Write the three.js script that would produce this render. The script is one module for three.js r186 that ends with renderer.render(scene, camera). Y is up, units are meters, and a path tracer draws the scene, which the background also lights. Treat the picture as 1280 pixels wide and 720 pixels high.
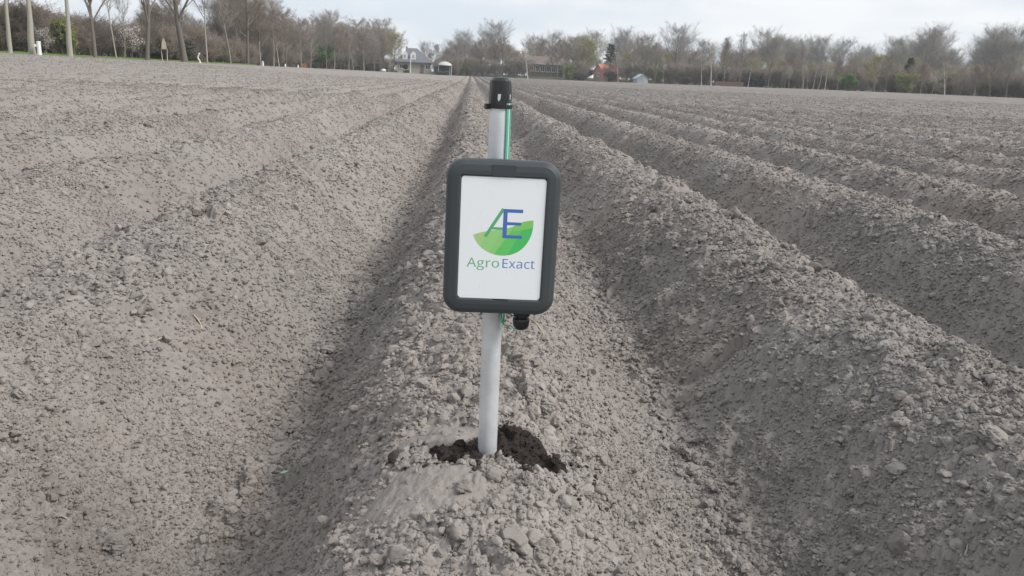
import * as THREE from 'three';
import { mergeGeometries } from 'three/addons/utils/BufferGeometryUtils.js';

// ---------------------------------------------------------------- camera, sky, sun, exposure
const scene = new THREE.Scene();
const CAM_Y = 0.375, PITCH = THREE.MathUtils.degToRad(14.382), YAW = THREE.MathUtils.degToRad(3.372), ROLL = THREE.MathUtils.degToRad(2.45);
const camera = new THREE.PerspectiveCamera(38.74, 16 / 9, 0.05, 3000);
camera.position.set(0, CAM_Y, 0);
camera.rotation.set(-PITCH, -YAW, ROLL, 'YXZ');
const renderer = new THREE.WebGLRenderer({ antialias: true });
renderer.toneMapping = THREE.LinearToneMapping;
renderer.toneMappingExposure = 2.52;
renderer.shadowMap.enabled = true;

// hashes and noise
function h2(i, j, s) {
  let n = Math.imul(i, 374761393) + Math.imul(j, 668265263) + Math.imul(s, 1013904223);
  n = Math.imul(n ^ (n >>> 13), 1274126177);
  n = Math.imul(n ^ (n >>> 15), 1911520717);
  return ((n ^ (n >>> 16)) >>> 0) / 4294967296;
}
function vn(x, y, s) {                                     // value noise, -1..1
  const i = Math.floor(x), j = Math.floor(y), fx = x - i, fy = y - j;
  const u = fx * fx * fx * (fx * (fx * 6 - 15) + 10), v = fy * fy * fy * (fy * (fy * 6 - 15) + 10);
  const a = h2(i, j, s), b = h2(i + 1, j, s), c = h2(i, j + 1, s), e = h2(i + 1, j + 1, s);
  return 2 * (a + (b - a) * u + (c - a) * v + (a - b - c + e) * u * v) - 1;
}
const fbm = (x, y, s, o = 4) => { let t = 0, a = 0.5; for (let k = 0; k < o; k++) { t += a * vn(x, y, s + k); x = x * 2.03 + 7.1; y = y * 2.03 + 3.7; a *= 0.5; } return t; };
function vn3(x, y, z, s) { return (vn(x + z * 0.71, y - z * 0.53, s) + vn(y + 9.2 - x * 0.31, z + 4.1, s + 1) + vn(z + x * 0.43, x + 2.7, s + 2)) / 1.7; }
function rng(seed) { let k = 0; return () => h2(++k, seed, 77); }
const clamp = (x, a = 0, b = 1) => Math.min(b, Math.max(a, x));
const sst = (a, b, x) => { const t = clamp((x - a) / (b - a)); return t * t * (3 - 2 * t); };
const lerp = (a, b, t) => a + (b - a) * t;

// overcast sky: thin bright cloud with some grey-blue gaps, the same all round
{
  const W = 1024, H = 512, data = new Float32Array(W * H * 4);
  for (let r = 0; r < H; r++) for (let c = 0; c < W; c++) {
    const el = ((r + 0.5) / H - 0.5) * Math.PI, az = ((c + 0.5) / W - 0.5) * 2 * Math.PI;
    const y = Math.sin(el), k = 1 / (Math.max(0, y) + 0.16), X = Math.cos(az) * Math.cos(el) * k, Z = Math.sin(az) * Math.cos(el) * k;
    const n = fbm(X * 1.3 + 3, Z * 1.3 + 8 + y * 9, 40, 5), m = fbm(X * 0.6 + 11, Z * 0.6 + 2 + y * 7, 60, 4);
    const b = clamp(0.5 + 1.8 * n), g = clamp(0.45 + 2.0 * m);   // bright puffs, blue-grey gaps
    const thin = sst(0.02, 0.3, y);
    const col = [lerp(0.72, 0.92, b) - 0.13 * g * thin, lerp(0.79, 0.94, b) - 0.10 * g * thin, lerp(0.86, 0.96, b) - 0.06 * g * thin];
    const o = (r * W + c) * 4;
    for (let q = 0; q < 3; q++) data[o + q] = 0.425 * (y < -0.02 ? col[q] * 0.8 : col[q]);
    data[o + 3] = 1;
  }
  const t = new THREE.DataTexture(data, W, H, THREE.RGBAFormat, THREE.FloatType);
  t.mapping = THREE.EquirectangularReflectionMapping; t.magFilter = THREE.LinearFilter; t.minFilter = THREE.LinearFilter; t.needsUpdate = true;
  scene.background = t; scene.environment = t;
}
// the sun behind thin cloud, high on the right and a little behind the camera
const sun = new THREE.DirectionalLight(new THREE.Color(1.0, 0.965, 0.92), 1.5);
sun.position.set(27, 26, 4); sun.target.position.set(0, 0, -4);
sun.castShadow = true; sun.shadow.radius = 36; sun.shadow.mapSize.set(4096, 4096);
Object.assign(sun.shadow.camera, { left: -60, right: 60, top: 60, bottom: -60, near: 1, far: 200 });
sun.name = 'sun'; scene.add(sun, sun.target);
scene.fog = new THREE.FogExp2(new THREE.Color(0.78, 0.83, 0.88), 0.0005);

// ---------------------------------------------------------------- helpers
const used = new Map();
const numbered = (n) => { const k = used.get(n) ?? 0; used.set(n, k + 1); return k ? n + '_' + String(k).padStart(3, '0') : n; };
function tag(o, label, category, group, kind) {
  if (label) o.userData.label = label; if (category) o.userData.category = category;
  if (group) o.userData.group = group; if (kind) o.userData.kind = kind; return o;
}
function mesh(name, geo, mat, parent = scene) {
  const m = new THREE.Mesh(geo, mat); m.name = parent === scene ? numbered(name) : name; m.castShadow = m.receiveShadow = true; parent.add(m); return m;
}
function thing(name, label, category, pos, turn = 0, group) {
  const g = new THREE.Group(); g.name = numbered(name); g.position.set(...pos); g.rotation.y = turn; scene.add(g); return tag(g, label, category, group);
}
const std = (r, g, b, rough = 0.9, extra = {}) => new THREE.MeshStandardMaterial({ color: new THREE.Color().setRGB(r, g, b), roughness: rough, ...extra });
// direction of a point of the 1280 x 720 photograph (x right, y up, d forward)
function ray(px, py) {
  const cr = Math.cos(ROLL), sr = Math.sin(ROLL), a = px - 640, b = py - 360, u = a * cr + b * sr, v = -a * sr + b * cr;
  const c = Math.cos(PITCH), s = Math.sin(PITCH), Y = -(v * c + 1024 * s), Zf = 1024 * c - v * s, cy = Math.cos(YAW), sy = Math.sin(YAW);
  return [u * cy + Zf * sy, Y, Zf * cy - u * sy];
}
const edgeY = (px) => 66.5 + (px - 12) * 0.0446;
function at(px, D) { const r = ray(px, edgeY(px)), k = D / Math.hypot(r[0], r[2]); return [r[0] * k, r[2] * k]; }     // -> x, d on the ground
function heightTo(px, py, D) { const r = ray(px, py); return CAM_Y + r[1] / Math.hypot(r[0], r[2]) * D; }              // world height seen at that point

// ---------------------------------------------------------------- the field: potato ridges 0.72 m apart, running away from the camera
const ROW = 0.72, ROW0 = 0.02, POLE = [0.0276, 0.782];
function land(x, d) {                                       // the lie of the land under the ridges
  return 0.52 * sst(-7, -25, x) * sst(8, 46, d) + 0.30 * sst(50, 150, d) * sst(-25, -10, x) + 0.32 * sst(15, 75, x) * sst(30, 120, d);
}
const beyond = (x, d) => 0.9 * sst(207, 245, d + 0.36 * Math.max(0, x + 10) + 0.55 * Math.max(0, x - 45)) + 0.5 * sst(-28, -45, x);   // the land rises a little past the field
const ground = (x, d) => land(x, d) + beyond(x, d);
function lumps(x, y, cell, seed, p) {                       // half-buried clods: highest dome over the point
  const i0 = Math.floor(x / cell), j0 = Math.floor(y / cell); let best = 0;
  for (let i = i0 - 1; i <= i0 + 1; i++) for (let j = j0 - 1; j <= j0 + 1; j++) {
    const q = h2(i, j, seed); if (q > p) continue;
    const e = h2(i, j, seed + 1), f = h2(i, j, seed + 2), w = h2(i, j, seed + 3);
    const r = cell * (0.28 + 0.42 * w * w), dx = x - (i + e) * cell, dy = y - (j + f) * cell;
    const a = q / p * 6.283, ca = Math.cos(a), sa = Math.sin(a), u = (dx * ca + dy * sa) * (0.75 + 0.5 * e), v = (dy * ca - dx * sa) * 1.15;
    const k = 1 - (u * u + v * v) / (r * r);
    if (k > 0) { const t = r * k * (1.5 - 0.5 * k) * (0.45 + 0.5 * f) + (u * (e - 0.5) + v * (w - 0.5)) * 0.8; if (t > best) best = t; }
  }
  return best;
}
function blocks(x, y, cell, seed, gap) {                     // broken crust: angular pieces at uneven heights and tilts with gaps between
  const i0 = Math.floor(x / cell), j0 = Math.floor(y / cell); let f1 = 9, f2 = 9, bi = 0, bj = 0, bx = 0, by = 0;
  for (let i = i0 - 1; i <= i0 + 1; i++) for (let j = j0 - 1; j <= j0 + 1; j++) {
    const dx = x / cell - i - 0.1 - 0.8 * h2(i, j, seed), dy = y / cell - j - 0.1 - 0.8 * h2(i, j, seed + 1), q = Math.sqrt(dx * dx + dy * dy);
    if (q < f1) { f2 = f1; f1 = q; bi = i; bj = j; bx = dx; by = dy; } else if (q < f2) f2 = q;
  }
  const e = f2 - f1, a = h2(bi, bj, seed + 2), t = (h2(bi, bj, seed + 3) - 0.5) * bx + (h2(bi, bj, seed + 4) - 0.5) * by, up = sst(0.0, 0.34, e);
  return cell * ((a * a * 0.55 + 0.75 * t + 0.16 * (1 - f1 * f1)) * up - gap * (1 - up));
}
const wobble = (d, x) => 0.016 * vn(d * 0.9, x * 0.55, 5) + 0.03 * vn(d * 0.13, x * 0.4, 6);
function ridge(x, d, keep = 1) {                            // height of the smooth ridge, and where on it the point lies (0 crest, 1 furrow)
  let t = (x - 0.045 * Math.exp(-((x + 0.32) ** 2) / 0.034) - ROW0 - wobble(d, x)) / ROW; const kk = Math.round(t); t -= kk;
  let a = Math.min(0.5, Math.abs(t));
  const q0 = (Math.sqrt(a * a + 0.0064) - 0.08) / 0.4263, q = clamp(q0), b = (1 - q), qr = 1 - (Math.sqrt(b * b + 0.004) - 0.0632) / 0.9388 ;
  const s = 0.9 * qr * qr * (3 - 2 * qr) + 0.1 * qr;
  const A = 0.226 * keep;
  return [land(x, d) - A * s + keep * (0.014 * vn(d * 1.3, kk * 4.7, 12) + 0.010 * vn(d * 0.6, kk * 2.3, 9)) * (1 - s), q, t];
}
const LIFT = 0.024;
const patches = [                                            // places pressed smooth by hand around the pole: x, d, half sizes, level change
  [-0.032, 0.708, 0.066, 0.038, 0.006], [-0.022, 0.830, 0.050, 0.038, -0.004], [-0.45, 0.70, 0.10, 0.07, 0.0], [-0.29, 1.24, 0.034, 0.055, 0.001]];
function smoothing(x, d) {
  if (d > 1.6) return [0, 0];
  let best = 0, lift = 0;
  for (const [px, pd, ax, ad, l] of patches) {
    const n = 1.15 - Math.hypot((x - px) / ax, (d - pd) / ad) + 0.38 * fbm(x * 34, d * 34, 301, 3);
    const m = sst(0, 0.3, n); if (m > best) { best = m; lift = l * m; }
  }
  return [best, lift];
}
function damp(x, d) {                                        // freshly dug damp soil: an outline of its own
  let m = 0;
  if (d < 1.1 && Math.abs(x - 0.05) < 0.2) {
    const n = Math.max(1 - Math.hypot((x - 0.066) / 0.066, (d - 0.792) / 0.041), 1 - Math.hypot((x + 0.002) / 0.033, (d - 0.777) / 0.031)) + 0.3 * fbm(x * 45, d * 45, 330, 4);
    m = sst(0.02, 0.12, n);
  }
  if (d < 1.0 && x < -0.1 && x > -0.34) m = Math.max(m, sst(0.05, 0.2, 0.55 - Math.hypot((x + 0.22) / 0.04, (d - 0.79) / 0.03) + 1.0 * fbm(x * 50, d * 50, 340, 4)));
  return m;
}
const lod = (w, s) => clamp((w / s - 0.9) / 1.1);            // drop what the sheet is too coarse to carry
function soil(x, d, s) { return soilAt(x, d, s)[1]; }
function soilAt(x, d, s) {                                   // clods stand out from the slope they lie on: sideways shift, height
  const [base, q, t] = ridge(x, d, s > 0.2 ? clamp(0.32 / s - 0.6) : 1);
  const [sm, lift] = smoothing(x, d), rough = 1 - 0.66 * sm, flank = sst(0.2, 0.5, q) * sst(1.0, 0.8, q);
  let y = base - 0.010 * sst(15, 10, d);
  y += 0.011 * vn(x * 6.3, d * 6.3, 20) * lod(0.15, s);
  const wx = x + 0.006 * vn(x * 55, d * 55, 21) + 0.012 * vn(x * 21, d * 21, 22), wd = d + 0.006 * vn(x * 55, d * 55, 23) + 0.012 * vn(x * 21, d * 21, 24);
  let r = 0.0;
  if (s < 0.05) r += (0.0075 * vn(x * 17, d * 17, 25)) * lod(0.06, s);
  if (s < 0.033) { const n = vn(wx * 38, wd * 38, 26); r += 0.0048 * (0.6 - Math.abs(n)) * 1.3 * lod(0.03, s); }
  // loose soil that has slid down the flanks, drawn out along the slope
  if (s < 0.016 && flank > 0) { const sg = Math.sign(t), g = vn((d + 0.55 * sg * x) * 64, (x * sg - 0.3 * d) * 17, 27); r += 0.0011 * g * flank * lod(0.022, s); }
  const many = clamp(0.55 + 0.8 * vn(x * 4.1, d * 4.1, 30) + 0.25 * (1 - flank)), few = clamp(0.5 + 1.1 * vn(x * 7.3 + 3, d * 7.3, 38));
  let c = lumps(wx, wd, 0.13, 100, 0.20 * many) * 0.42 * lod(0.05, s);
  c = Math.max(c, lumps(wx, wd, 0.06, 110, 0.42 * many * (1.25 - 0.6 * flank)) * 0.62 * lod(0.035, s));
  if (s < 0.03) c += blocks(wx, wd, 0.042, 160, 0.12) * 0.42 * (0.3 + 0.7 * many) * (1 - 0.3 * flank) * lod(0.025, s);
  if (s < 0.019) c = Math.max(c, lumps(wx, wd, 0.028, 120, 0.4 * many) * 0.8 * lod(0.017, s));
  if (s < 0.0125) c += blocks(wx + 3, wd, 0.019, 170, 0.16) * 0.52 * (0.3 + 0.7 * few) * lod(0.011, s);
  if (s < 0.008) c = Math.max(c, c * 0.5 + lumps(wx, wd, 0.0125, 130, 0.2 + 0.35 * many) * 0.85 * lod(0.008, s));
  if (s < 0.006) c += blocks(x, wd + 5, 0.0088, 180, 0.2) * 0.55 * (1 - 0.5 * few) * lod(0.006, s);
  if (s < 0.005) { c += lumps(x, d, 0.0062, 140, 0.5) * 0.7; r += 0.0010 * vn(x * 190, d * 190, 31); }
  // cracks and hollows
  if (s < 0.016) { const n = Math.abs(vn(wx * 24, wd * 24, 33)), e = vn(x * 9, d * 9, 34); r -= 0.010 * sst(0.085, 0.0, n) * sst(0.0, 0.5, e) * (1 - flank * 0.6) * lod(0.012, s); }
  const out = (r + c) * rough, lean = s < 0.03 && d > 0.42 ? 0.52 * sst(0.12, 0.45, q) * sst(1.02, 0.9, q) * Math.sign(t) : 0;
  y += out * (1 - 0.25 * Math.abs(lean)) + lift;
  if (d < 1.3) y += LIFT * Math.exp(-((x - 0.03) ** 2 + (d - 0.77) ** 2) / 0.02);
  const w = damp(x, d); if (w > 0 && s < 0.02) y += w * (x < -0.08 ? 0 : -0.004 + 0.003 * vn(x * 70, d * 70, 35) + 0.35 * lumps(wx, wd, 0.014, 150, 0.7));
  if (s > 0.05) y += (0.014 * vn(x * 3.9, d * 3.1, 41) + 0.012 * vn(x * 6.5, d * 2.2, 42)) * clamp(0.3 / s - 0.6);
  return [out * lean, y];
}
const DRY = [0.232, 0.210, 0.195];
function soilColor(x, d, s, out) {
  const big = fbm(x * 1.7, d * 1.1, 200, 3), mid = fbm(x * 11, d * 11, 210, 3), fine = s < 0.02 ? vn(x * 160, d * 160, 220) : 0, gr = s < 0.008 ? vn(x * 420, d * 420, 221) : 0;
  let v = 1 + 0.13 * big + 0.12 * mid + 0.05 * fine + 0.05 * gr;
  const warm = 0.025 * fbm(x * 2.3 + 4, d * 2.3, 230, 3);
  const brown = sst(0.25, 0.5, fbm(x * 3.1, d * 1.9, 240, 4)) * 0.22;      // crust not yet dried out
  let c = [DRY[0] * v * (1 + warm), DRY[1] * v, DRY[2] * v * (1 - warm)];
  c = [lerp(c[0], c[0] * 0.80, brown), lerp(c[1], c[1] * 0.74, brown), lerp(c[2], c[2] * 0.70, brown)];
  const w = d < 1.2 ? damp(x, d) : 0;
  if (w > 0) c = [lerp(c[0], 0.033, w), lerp(c[1], 0.0275, w), lerp(c[2], 0.025, w)];
  out[0] = c[0]; out[1] = c[1]; out[2] = c[2];
}
// fine grain for everything made of soil
function grainMap(size, seed, f) {
  const data = new Uint8Array(size * size * 4), wrap = (i, n) => ((i % n) + n) % n;
  const tn = (x, y, n, s) => { const i = Math.floor(x), j = Math.floor(y), fx = x - i, fy = y - j, u = fx * fx * (3 - 2 * fx), v = fy * fy * (3 - 2 * fy), H = (a, b) => h2(wrap(a, n), wrap(b, n), s); return lerp(lerp(H(i, j), H(i + 1, j), u), lerp(H(i, j + 1), H(i + 1, j + 1), u), v); };
  for (let y = 0; y < size; y++) for (let x = 0; x < size; x++) {
    let v = 0, a = 0.5; for (let k = 0, n = f; k < 5; k++, n *= 2, a *= 0.62) v += a * (tn(x / size * n, y / size * n, n, seed + k) - 0.5);
    const o = (y * size + x) * 4; data[o] = data[o + 1] = data[o + 2] = clamp(0.5 + v * 0.95) * 255; data[o + 3] = 255;
  }
  const t = new THREE.DataTexture(data, size, size); t.wrapS = t.wrapT = THREE.RepeatWrapping; t.magFilter = THREE.LinearFilter; t.needsUpdate = true; return t;
}
const grain = grainMap(1024, 400, 32);
const soilMat = std(1, 1, 1, 1.0, { vertexColors: true, bumpMap: grain, bumpScale: 0.0022, name: 'dry sandy soil' });
soilMat.specularIntensity = 0.2;
{
  const parts = [];
  function sheet(rows, cols, X, Dd, S, keep) {
    const P = new Float32Array(rows.length * cols * 3), C = new Float32Array(rows.length * cols * 3), U = new Float32Array(rows.length * cols * 2), I = [], col = [0, 0, 0];
    for (let j = 0, o = 0; j < rows.length; j++) for (let i = 0; i < cols; i++, o++) {
      const d = rows[j], x = X(i, j, d), s = S(i, j, d);
      const [sx, sy] = soilAt(x, d, s); P[o * 3] = x + sx; P[o * 3 + 1] = sy + Dd(d); P[o * 3 + 2] = -d;
      soilColor(x, d, s, col); C.set(col, o * 3); U[o * 2] = x / 0.32; U[o * 2 + 1] = d / 0.32;
    }
    const idx = new Uint32Array((rows.length - 1) * (cols - 1) * 6); let n = 0;
    for (let j = 0; j < rows.length - 1; j++) for (let i = 0; i < cols - 1; i++) {
      const a = j * cols + i, b = a + cols;
      if (!keep(P[a * 3], -P[a * 3 + 2])) continue;
      idx[n++] = a; idx[n++] = a + 1; idx[n++] = b + 1; idx[n++] = a; idx[n++] = b + 1; idx[n++] = b;
    }
    const g = new THREE.BufferGeometry();
    g.setAttribute('position', new THREE.BufferAttribute(P, 3)); g.setAttribute('color', new THREE.BufferAttribute(C, 3)); g.setAttribute('uv', new THREE.BufferAttribute(U, 2));
    g.setIndex(new THREE.BufferAttribute(idx.slice(0, n), 1)); g.computeVertexNormals(); parts.push(g);
  }
  const near = []; for (let d = 0.30; d < 14; d += 0.0029 * (d + 0.12)) near.push(d);
  const NC = 720, fan = (i, d) => { const u = -1 + 2 * i / (NC - 1), v = 0.12 * u * Math.abs(u) * Math.abs(u) + 0.88 * u; return 0.06 * d + v * (0.14 + 0.86 * d); };
  sheet(near, NC, (i, j, d) => fan(i, d), () => 0, (i, j, d) => Math.max(0.0020 * (0.16 + d), 0.0029 * (d + 0.12) * 0.7), () => true);
  const far = []; for (let d = 13.6; d < 206; d *= 1.0115) far.push(d);
  const xs = []; for (let x = -31; x < 96; x += Math.abs(x) < 14 ? 0.09 : 0.14) xs.push(x);
  const inside = (x, d) => x > -26 - 0.00 * d && d < 203 - Math.max(0, x + 10) * 0.36 - Math.max(0, x - 45) * 0.55;
  sheet(far, xs.length, (i) => xs[i], (d) => -0.02 * sst(15, 13.6, d), (i, j, d) => 0.1, inside);
  // the same ridges to either side and behind, more coarsely
  const sideRows = [], sideX = []; for (let d = -9; d < 14.6; d += 0.32) sideRows.push(d); for (let x = -26.2; x < 48; x += 0.16) sideX.push(x);
  sheet(sideRows, sideX.length, (i) => sideX[i], () => -0.03, () => 0.1, (x, d) => d < 0.3 || Math.abs(x - 0.06 * d) > 0.90 * (0.14 + 0.86 * d));
  const f = mesh('field', mergeGeometries(parts), soilMat);
  tag(f, 'pale grey sandy field ploughed into long parallel ridges running away to the trees', null, null, 'structure');
}
// grass and litter beyond the field's edges, out to the horizon
{
  const P = [], I = [], C = [], N = 90, xs = [], ds = [];
  for (let i = 0; i <= N; i++) { const u = -1 + 2 * i / N; xs.push(30 + 360 * u * Math.abs(u) + 90 * u); ds.push(-60 + 560 * Math.pow(i / N, 1.5)); }
  for (const d of ds) for (const x of xs) {
    P.push(x, ground(x, d) - 0.08 - 0.4 * sst(-26, -22, x) * sst(205, 120, d + Math.max(0, x) * 0.3), -d);
    const n = fbm(x * 0.13, d * 0.13, 500, 4), g = sst(-20, -30, x) * sst(110, 70, d);
    C.push(lerp(0.075, 0.085, g) + 0.03 * n, lerp(0.07, 0.14, g) + 0.03 * n, lerp(0.045, 0.04, g) + 0.01 * n);
  }
  for (let j = 0; j < N; j++) for (let i = 0; i < N; i++) { const a = j * (N + 1) + i, b = a + N + 1; I.push(a, a + 1, b + 1, a, b + 1, b); }
  const g = new THREE.BufferGeometry(); g.setAttribute('position', new THREE.Float32BufferAttribute(P, 3)); g.setAttribute('color', new THREE.Float32BufferAttribute(C, 3)); g.setIndex(I); g.computeVertexNormals();
  tag(mesh('meadow', g, std(1, 1, 1, 1, { vertexColors: true })), 'grass and leaf litter beyond the edges of the field', null, null, 'structure');
}

// ---------------------------------------------------------------- trees
class Wood {                                                // collects tapered limbs
  constructor() { this.p = []; this.i = []; }
  tube(pts, rad, sides) {
    const base = this.p.length / 3, t = new THREE.Vector3(), a = new THREE.Vector3(), b = new THREE.Vector3();
    for (let k = 0; k < pts.length; k++) {
      t.subVectors(pts[Math.min(k + 1, pts.length - 1)], pts[Math.max(k - 1, 0)]).normalize();
      a.set(Math.abs(t.y) > 0.9 ? 1 : 0, Math.abs(t.y) > 0.9 ? 0 : 1, 0).cross(t).normalize(); b.crossVectors(t, a);
      for (let s = 0; s < sides; s++) { const w = s / sides * 6.2832, c = Math.cos(w) * rad[k] * (sides > 7 ? 1 + 0.10 * vn(k * 1.7, s * 0.9, 55) : 1), e = Math.sin(w) * rad[k] * (sides > 7 ? 1 + 0.10 * vn(k * 1.7, s * 0.9, 55) : 1); this.p.push(pts[k].x + a.x * c + b.x * e, pts[k].y + a.y * c + b.y * e, pts[k].z + a.z * c + b.z * e); }
    }
    for (let k = 0; k < pts.length - 1; k++) for (let s = 0; s < sides; s++) { const q = base + k * sides + s, r = base + k * sides + (s + 1) % sides; this.i.push(q, r, r + sides, q, r + sides, q + sides); }
  }
  twig(p, v, r) {                                           // a thin pointed shoot
    const base = this.p.length / 3, a = new THREE.Vector3(v.y, -v.x, v.z * 0.3 + 0.01).cross(v).normalize().multiplyScalar(r), b = a.clone().cross(v).normalize().multiplyScalar(r);
    this.p.push(p.x + a.x, p.y + a.y, p.z + a.z, p.x - a.x * 0.5 + b.x, p.y - a.y * 0.5 + b.y, p.z - a.z * 0.5 + b.z, p.x - a.x * 0.5 - b.x, p.y - a.y * 0.5 - b.y, p.z - a.z * 0.5 - b.z, p.x + v.x, p.y + v.y, p.z + v.z);
    this.i.push(base, base + 1, base + 3, base + 1, base + 2, base + 3, base + 2, base, base + 3);
  }
  leaf(p, r, R) {
    const base = this.p.length / 3, a = new THREE.Vector3(R() - 0.5, R() - 0.5, R() - 0.5).normalize().multiplyScalar(r), b = new THREE.Vector3(R() - 0.5, R() - 0.5, R() - 0.5).cross(a).normalize().multiplyScalar(r * 0.6);
    this.p.push(p.x - a.x, p.y - a.y, p.z - a.z, p.x + b.x, p.y + b.y, p.z + b.z, p.x + a.x, p.y + a.y, p.z + a.z, p.x - b.x, p.y - b.y, p.z - b.z);
    this.i.push(base, base + 1, base + 2, base, base + 2, base + 3);
  }
  geo() { const g = new THREE.BufferGeometry(); g.setAttribute('position', new THREE.Float32BufferAttribute(this.p, 3)); g.setIndex(this.i); g.computeVertexNormals(); return g; }
}
const V = (x, y, z) => new THREE.Vector3(x, y, z);
function path(R, p, dir, len, n, wig, up) {
  const pts = [p.clone()], d = dir.clone();
  for (let k = 0; k < n; k++) { d.x += (R() - 0.5) * wig; d.z += (R() - 0.5) * wig; d.y += (R() - 0.5) * wig * 0.6 + up; d.normalize(); pts.push(pts[k].clone().addScaledVector(d, len / n)); }
  return pts;
}
function onPath(pts, t) { const f = clamp(t, 0, 0.999) * (pts.length - 1), k = Math.floor(f); return [pts[k].clone().lerp(pts[k + 1], f - k), pts[k + 1].clone().sub(pts[k]).normalize()]; }
// o: h height, bare trunk height, r trunk radius, spread, limbs, sub, subsub, twigs, rise (how upright), lean, twig thickness, leaf count
function growTree(seed, o) {
  const R = rng(seed), trunk = new Wood(), crown = new Wood(), leaves = new Wood(), tw = o.twigR ?? 0.012;
  const stems = o.stems ?? 1;
  for (let sI = 0; sI < stems; sI++) {
    const a0 = R() * 6.28, dir = V(Math.cos(a0) * (o.lean ?? 0.03) * (stems > 1 ? 6 : 1), 1, Math.sin(a0) * (o.lean ?? 0.03) * (stems > 1 ? 6 : 1)).normalize();
    const tp = path(R, V((R() - 0.5) * (stems - 1) * 0.3, -0.3, (R() - 0.5) * (stems - 1) * 0.3), dir, o.h * (o.top ?? 0.86), 20, (o.wig ?? 0.10) * 0.8, 0.02);
    trunk.tube(tp, tp.map((_, k) => o.r * (k === 0 ? 1.3 : 1 - 0.9 * Math.pow(k / 20, o.taper ?? 0.8)) * (1 + (o.knob ?? 0.05) * vn(k * 0.9, seed, 56))), 9);
    const limbs = Math.round(o.limbs / stems);
    for (let l = 0; l < limbs; l++) {
      const t = lerp(o.bare / (o.h * (o.top ?? 0.86)), 0.99, (l + R() * 0.8) / limbs), [p, td] = onPath(tp, t), az = l * 2.4 + R() * 0.9;
      const shape = o.shape ? o.shape(t) : Math.sin(Math.PI * clamp(0.18 + 0.8 * t)) ** 0.6;
      const rise = lerp(o.rise, 1.5, clamp((t - 0.5) * 1.4) * 0.7), ld = V(Math.cos(az), rise, Math.sin(az)).normalize(), L = o.spread * shape * (0.7 + 0.5 * R());
      const lp = path(R, p, ld, L, 5, o.kink ?? 0.35, o.curve ?? 0.05), lr = Math.max(tw * 1.8, o.r * 0.42 * (1 - 0.75 * t) * (L / o.spread + 0.2));
      crown.tube(lp, lp.map((_, k) => lr * (1 - 0.85 * k / 5)), 5);
      for (let s = 0; s < o.sub; s++) {
        const [q, qd] = onPath(lp, lerp(0.2, 1, (s + R()) / o.sub)), sd = qd.clone().add(V((R() - 0.5) * 1.9, (R() - 0.35) * 1.5 + (o.droop ?? 0), (R() - 0.5) * 1.9)).normalize(), SL = L * (0.3 + 0.3 * R());
        const sp = path(R, q, sd, SL, 3, 0.4, (o.curve ?? 0.05) + (o.droop ?? 0) * 0.3);
        crown.tube(sp, sp.map((_, k) => Math.max(tw * 0.9, lr * 0.4) * (1 - 0.7 * k / 3)), 3);
        for (let w = 0; w < o.subsub; w++) {
          const [e, ed] = onPath(sp, lerp(0.15, 1, (w + R()) / o.subsub)), wd = ed.clone().add(V((R() - 0.5) * 1.9, (R() - 0.4) * 1.6 + (o.droop ?? 0) * 1.5, (R() - 0.5) * 1.9)).normalize(), WL = SL * (0.35 + 0.35 * R());
          crown.twig(e, wd.clone().multiplyScalar(WL), tw);
          for (let z = 0; z < o.twigs; z++) {
            const g = e.clone().addScaledVector(wd, WL * (0.15 + 0.8 * R())), gd = wd.clone().add(V((R() - 0.5) * 2, (R() - 0.4) * 1.8 + (o.droop ?? 0) * 2, (R() - 0.5) * 2)).normalize();
            crown.twig(g, gd.multiplyScalar(WL * (0.45 + 0.5 * R())), tw * 0.6);
            if (o.leaves && R() < o.leaves) for (let f = 0; f < (o.leafN ?? 2); f++) leaves.leaf(g.clone().add(V((R() - 0.5) * 0.5, (R() - 0.5) * 0.5, (R() - 0.5) * 0.5)), (o.leafR ?? 0.12) * (0.6 + 0.8 * R()), R);
          }
        }
      }
    }
  }
  return { trunk: trunk.geo(), crown: crown.geo(), leaves: leaves.i.length ? leaves.geo() : null };
}
function growConifer(seed, h, w, bare, dense) {
  const R = rng(seed), trunk = new Wood(), crown = new Wood(), tp = path(R, V(0, -0.3, 0), V(0, 1, 0), h, 6, 0.03, 0.02);
  trunk.tube(tp, tp.map((_, k) => 0.22 * (1 - 0.9 * k / 6)), 7);
  for (let l = 0; l < dense; l++) {
    const t = lerp(bare, 0.985, (l + R()) / dense), [p] = onPath(tp, t), az = l * 2.4 + R(), L = w * Math.pow(1 - (t - bare) / (1 - bare), 0.8) * (0.55 + 0.6 * R()) + 0.15, ld = V(Math.cos(az), 0.05 - 0.25 * R(), Math.sin(az)).normalize();
    const lp = path(R, p, ld, L, 4, 0.15, 0.04); crown.tube(lp, lp.map((_, k) => 0.05 * (1 - 0.8 * k / 4)), 3);
    for (let s = 0; s < 26; s++) { const [q, qd] = onPath(lp, 0.12 + 0.88 * R()), v = qd.clone().add(V((R() - 0.5) * 1.6, (R() - 0.75) * 0.9, (R() - 0.5) * 1.6)).normalize().multiplyScalar(0.3 + 0.5 * R()); crown.twig(q, v, 0.05); crown.twig(q.clone().addScaledVector(v, 0.5), V(v.z, v.y - 0.15, -v.x).multiplyScalar(0.5), 0.04); }
  }
  return { trunk: trunk.geo(), crown: crown.geo(), leaves: null };
}
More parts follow.
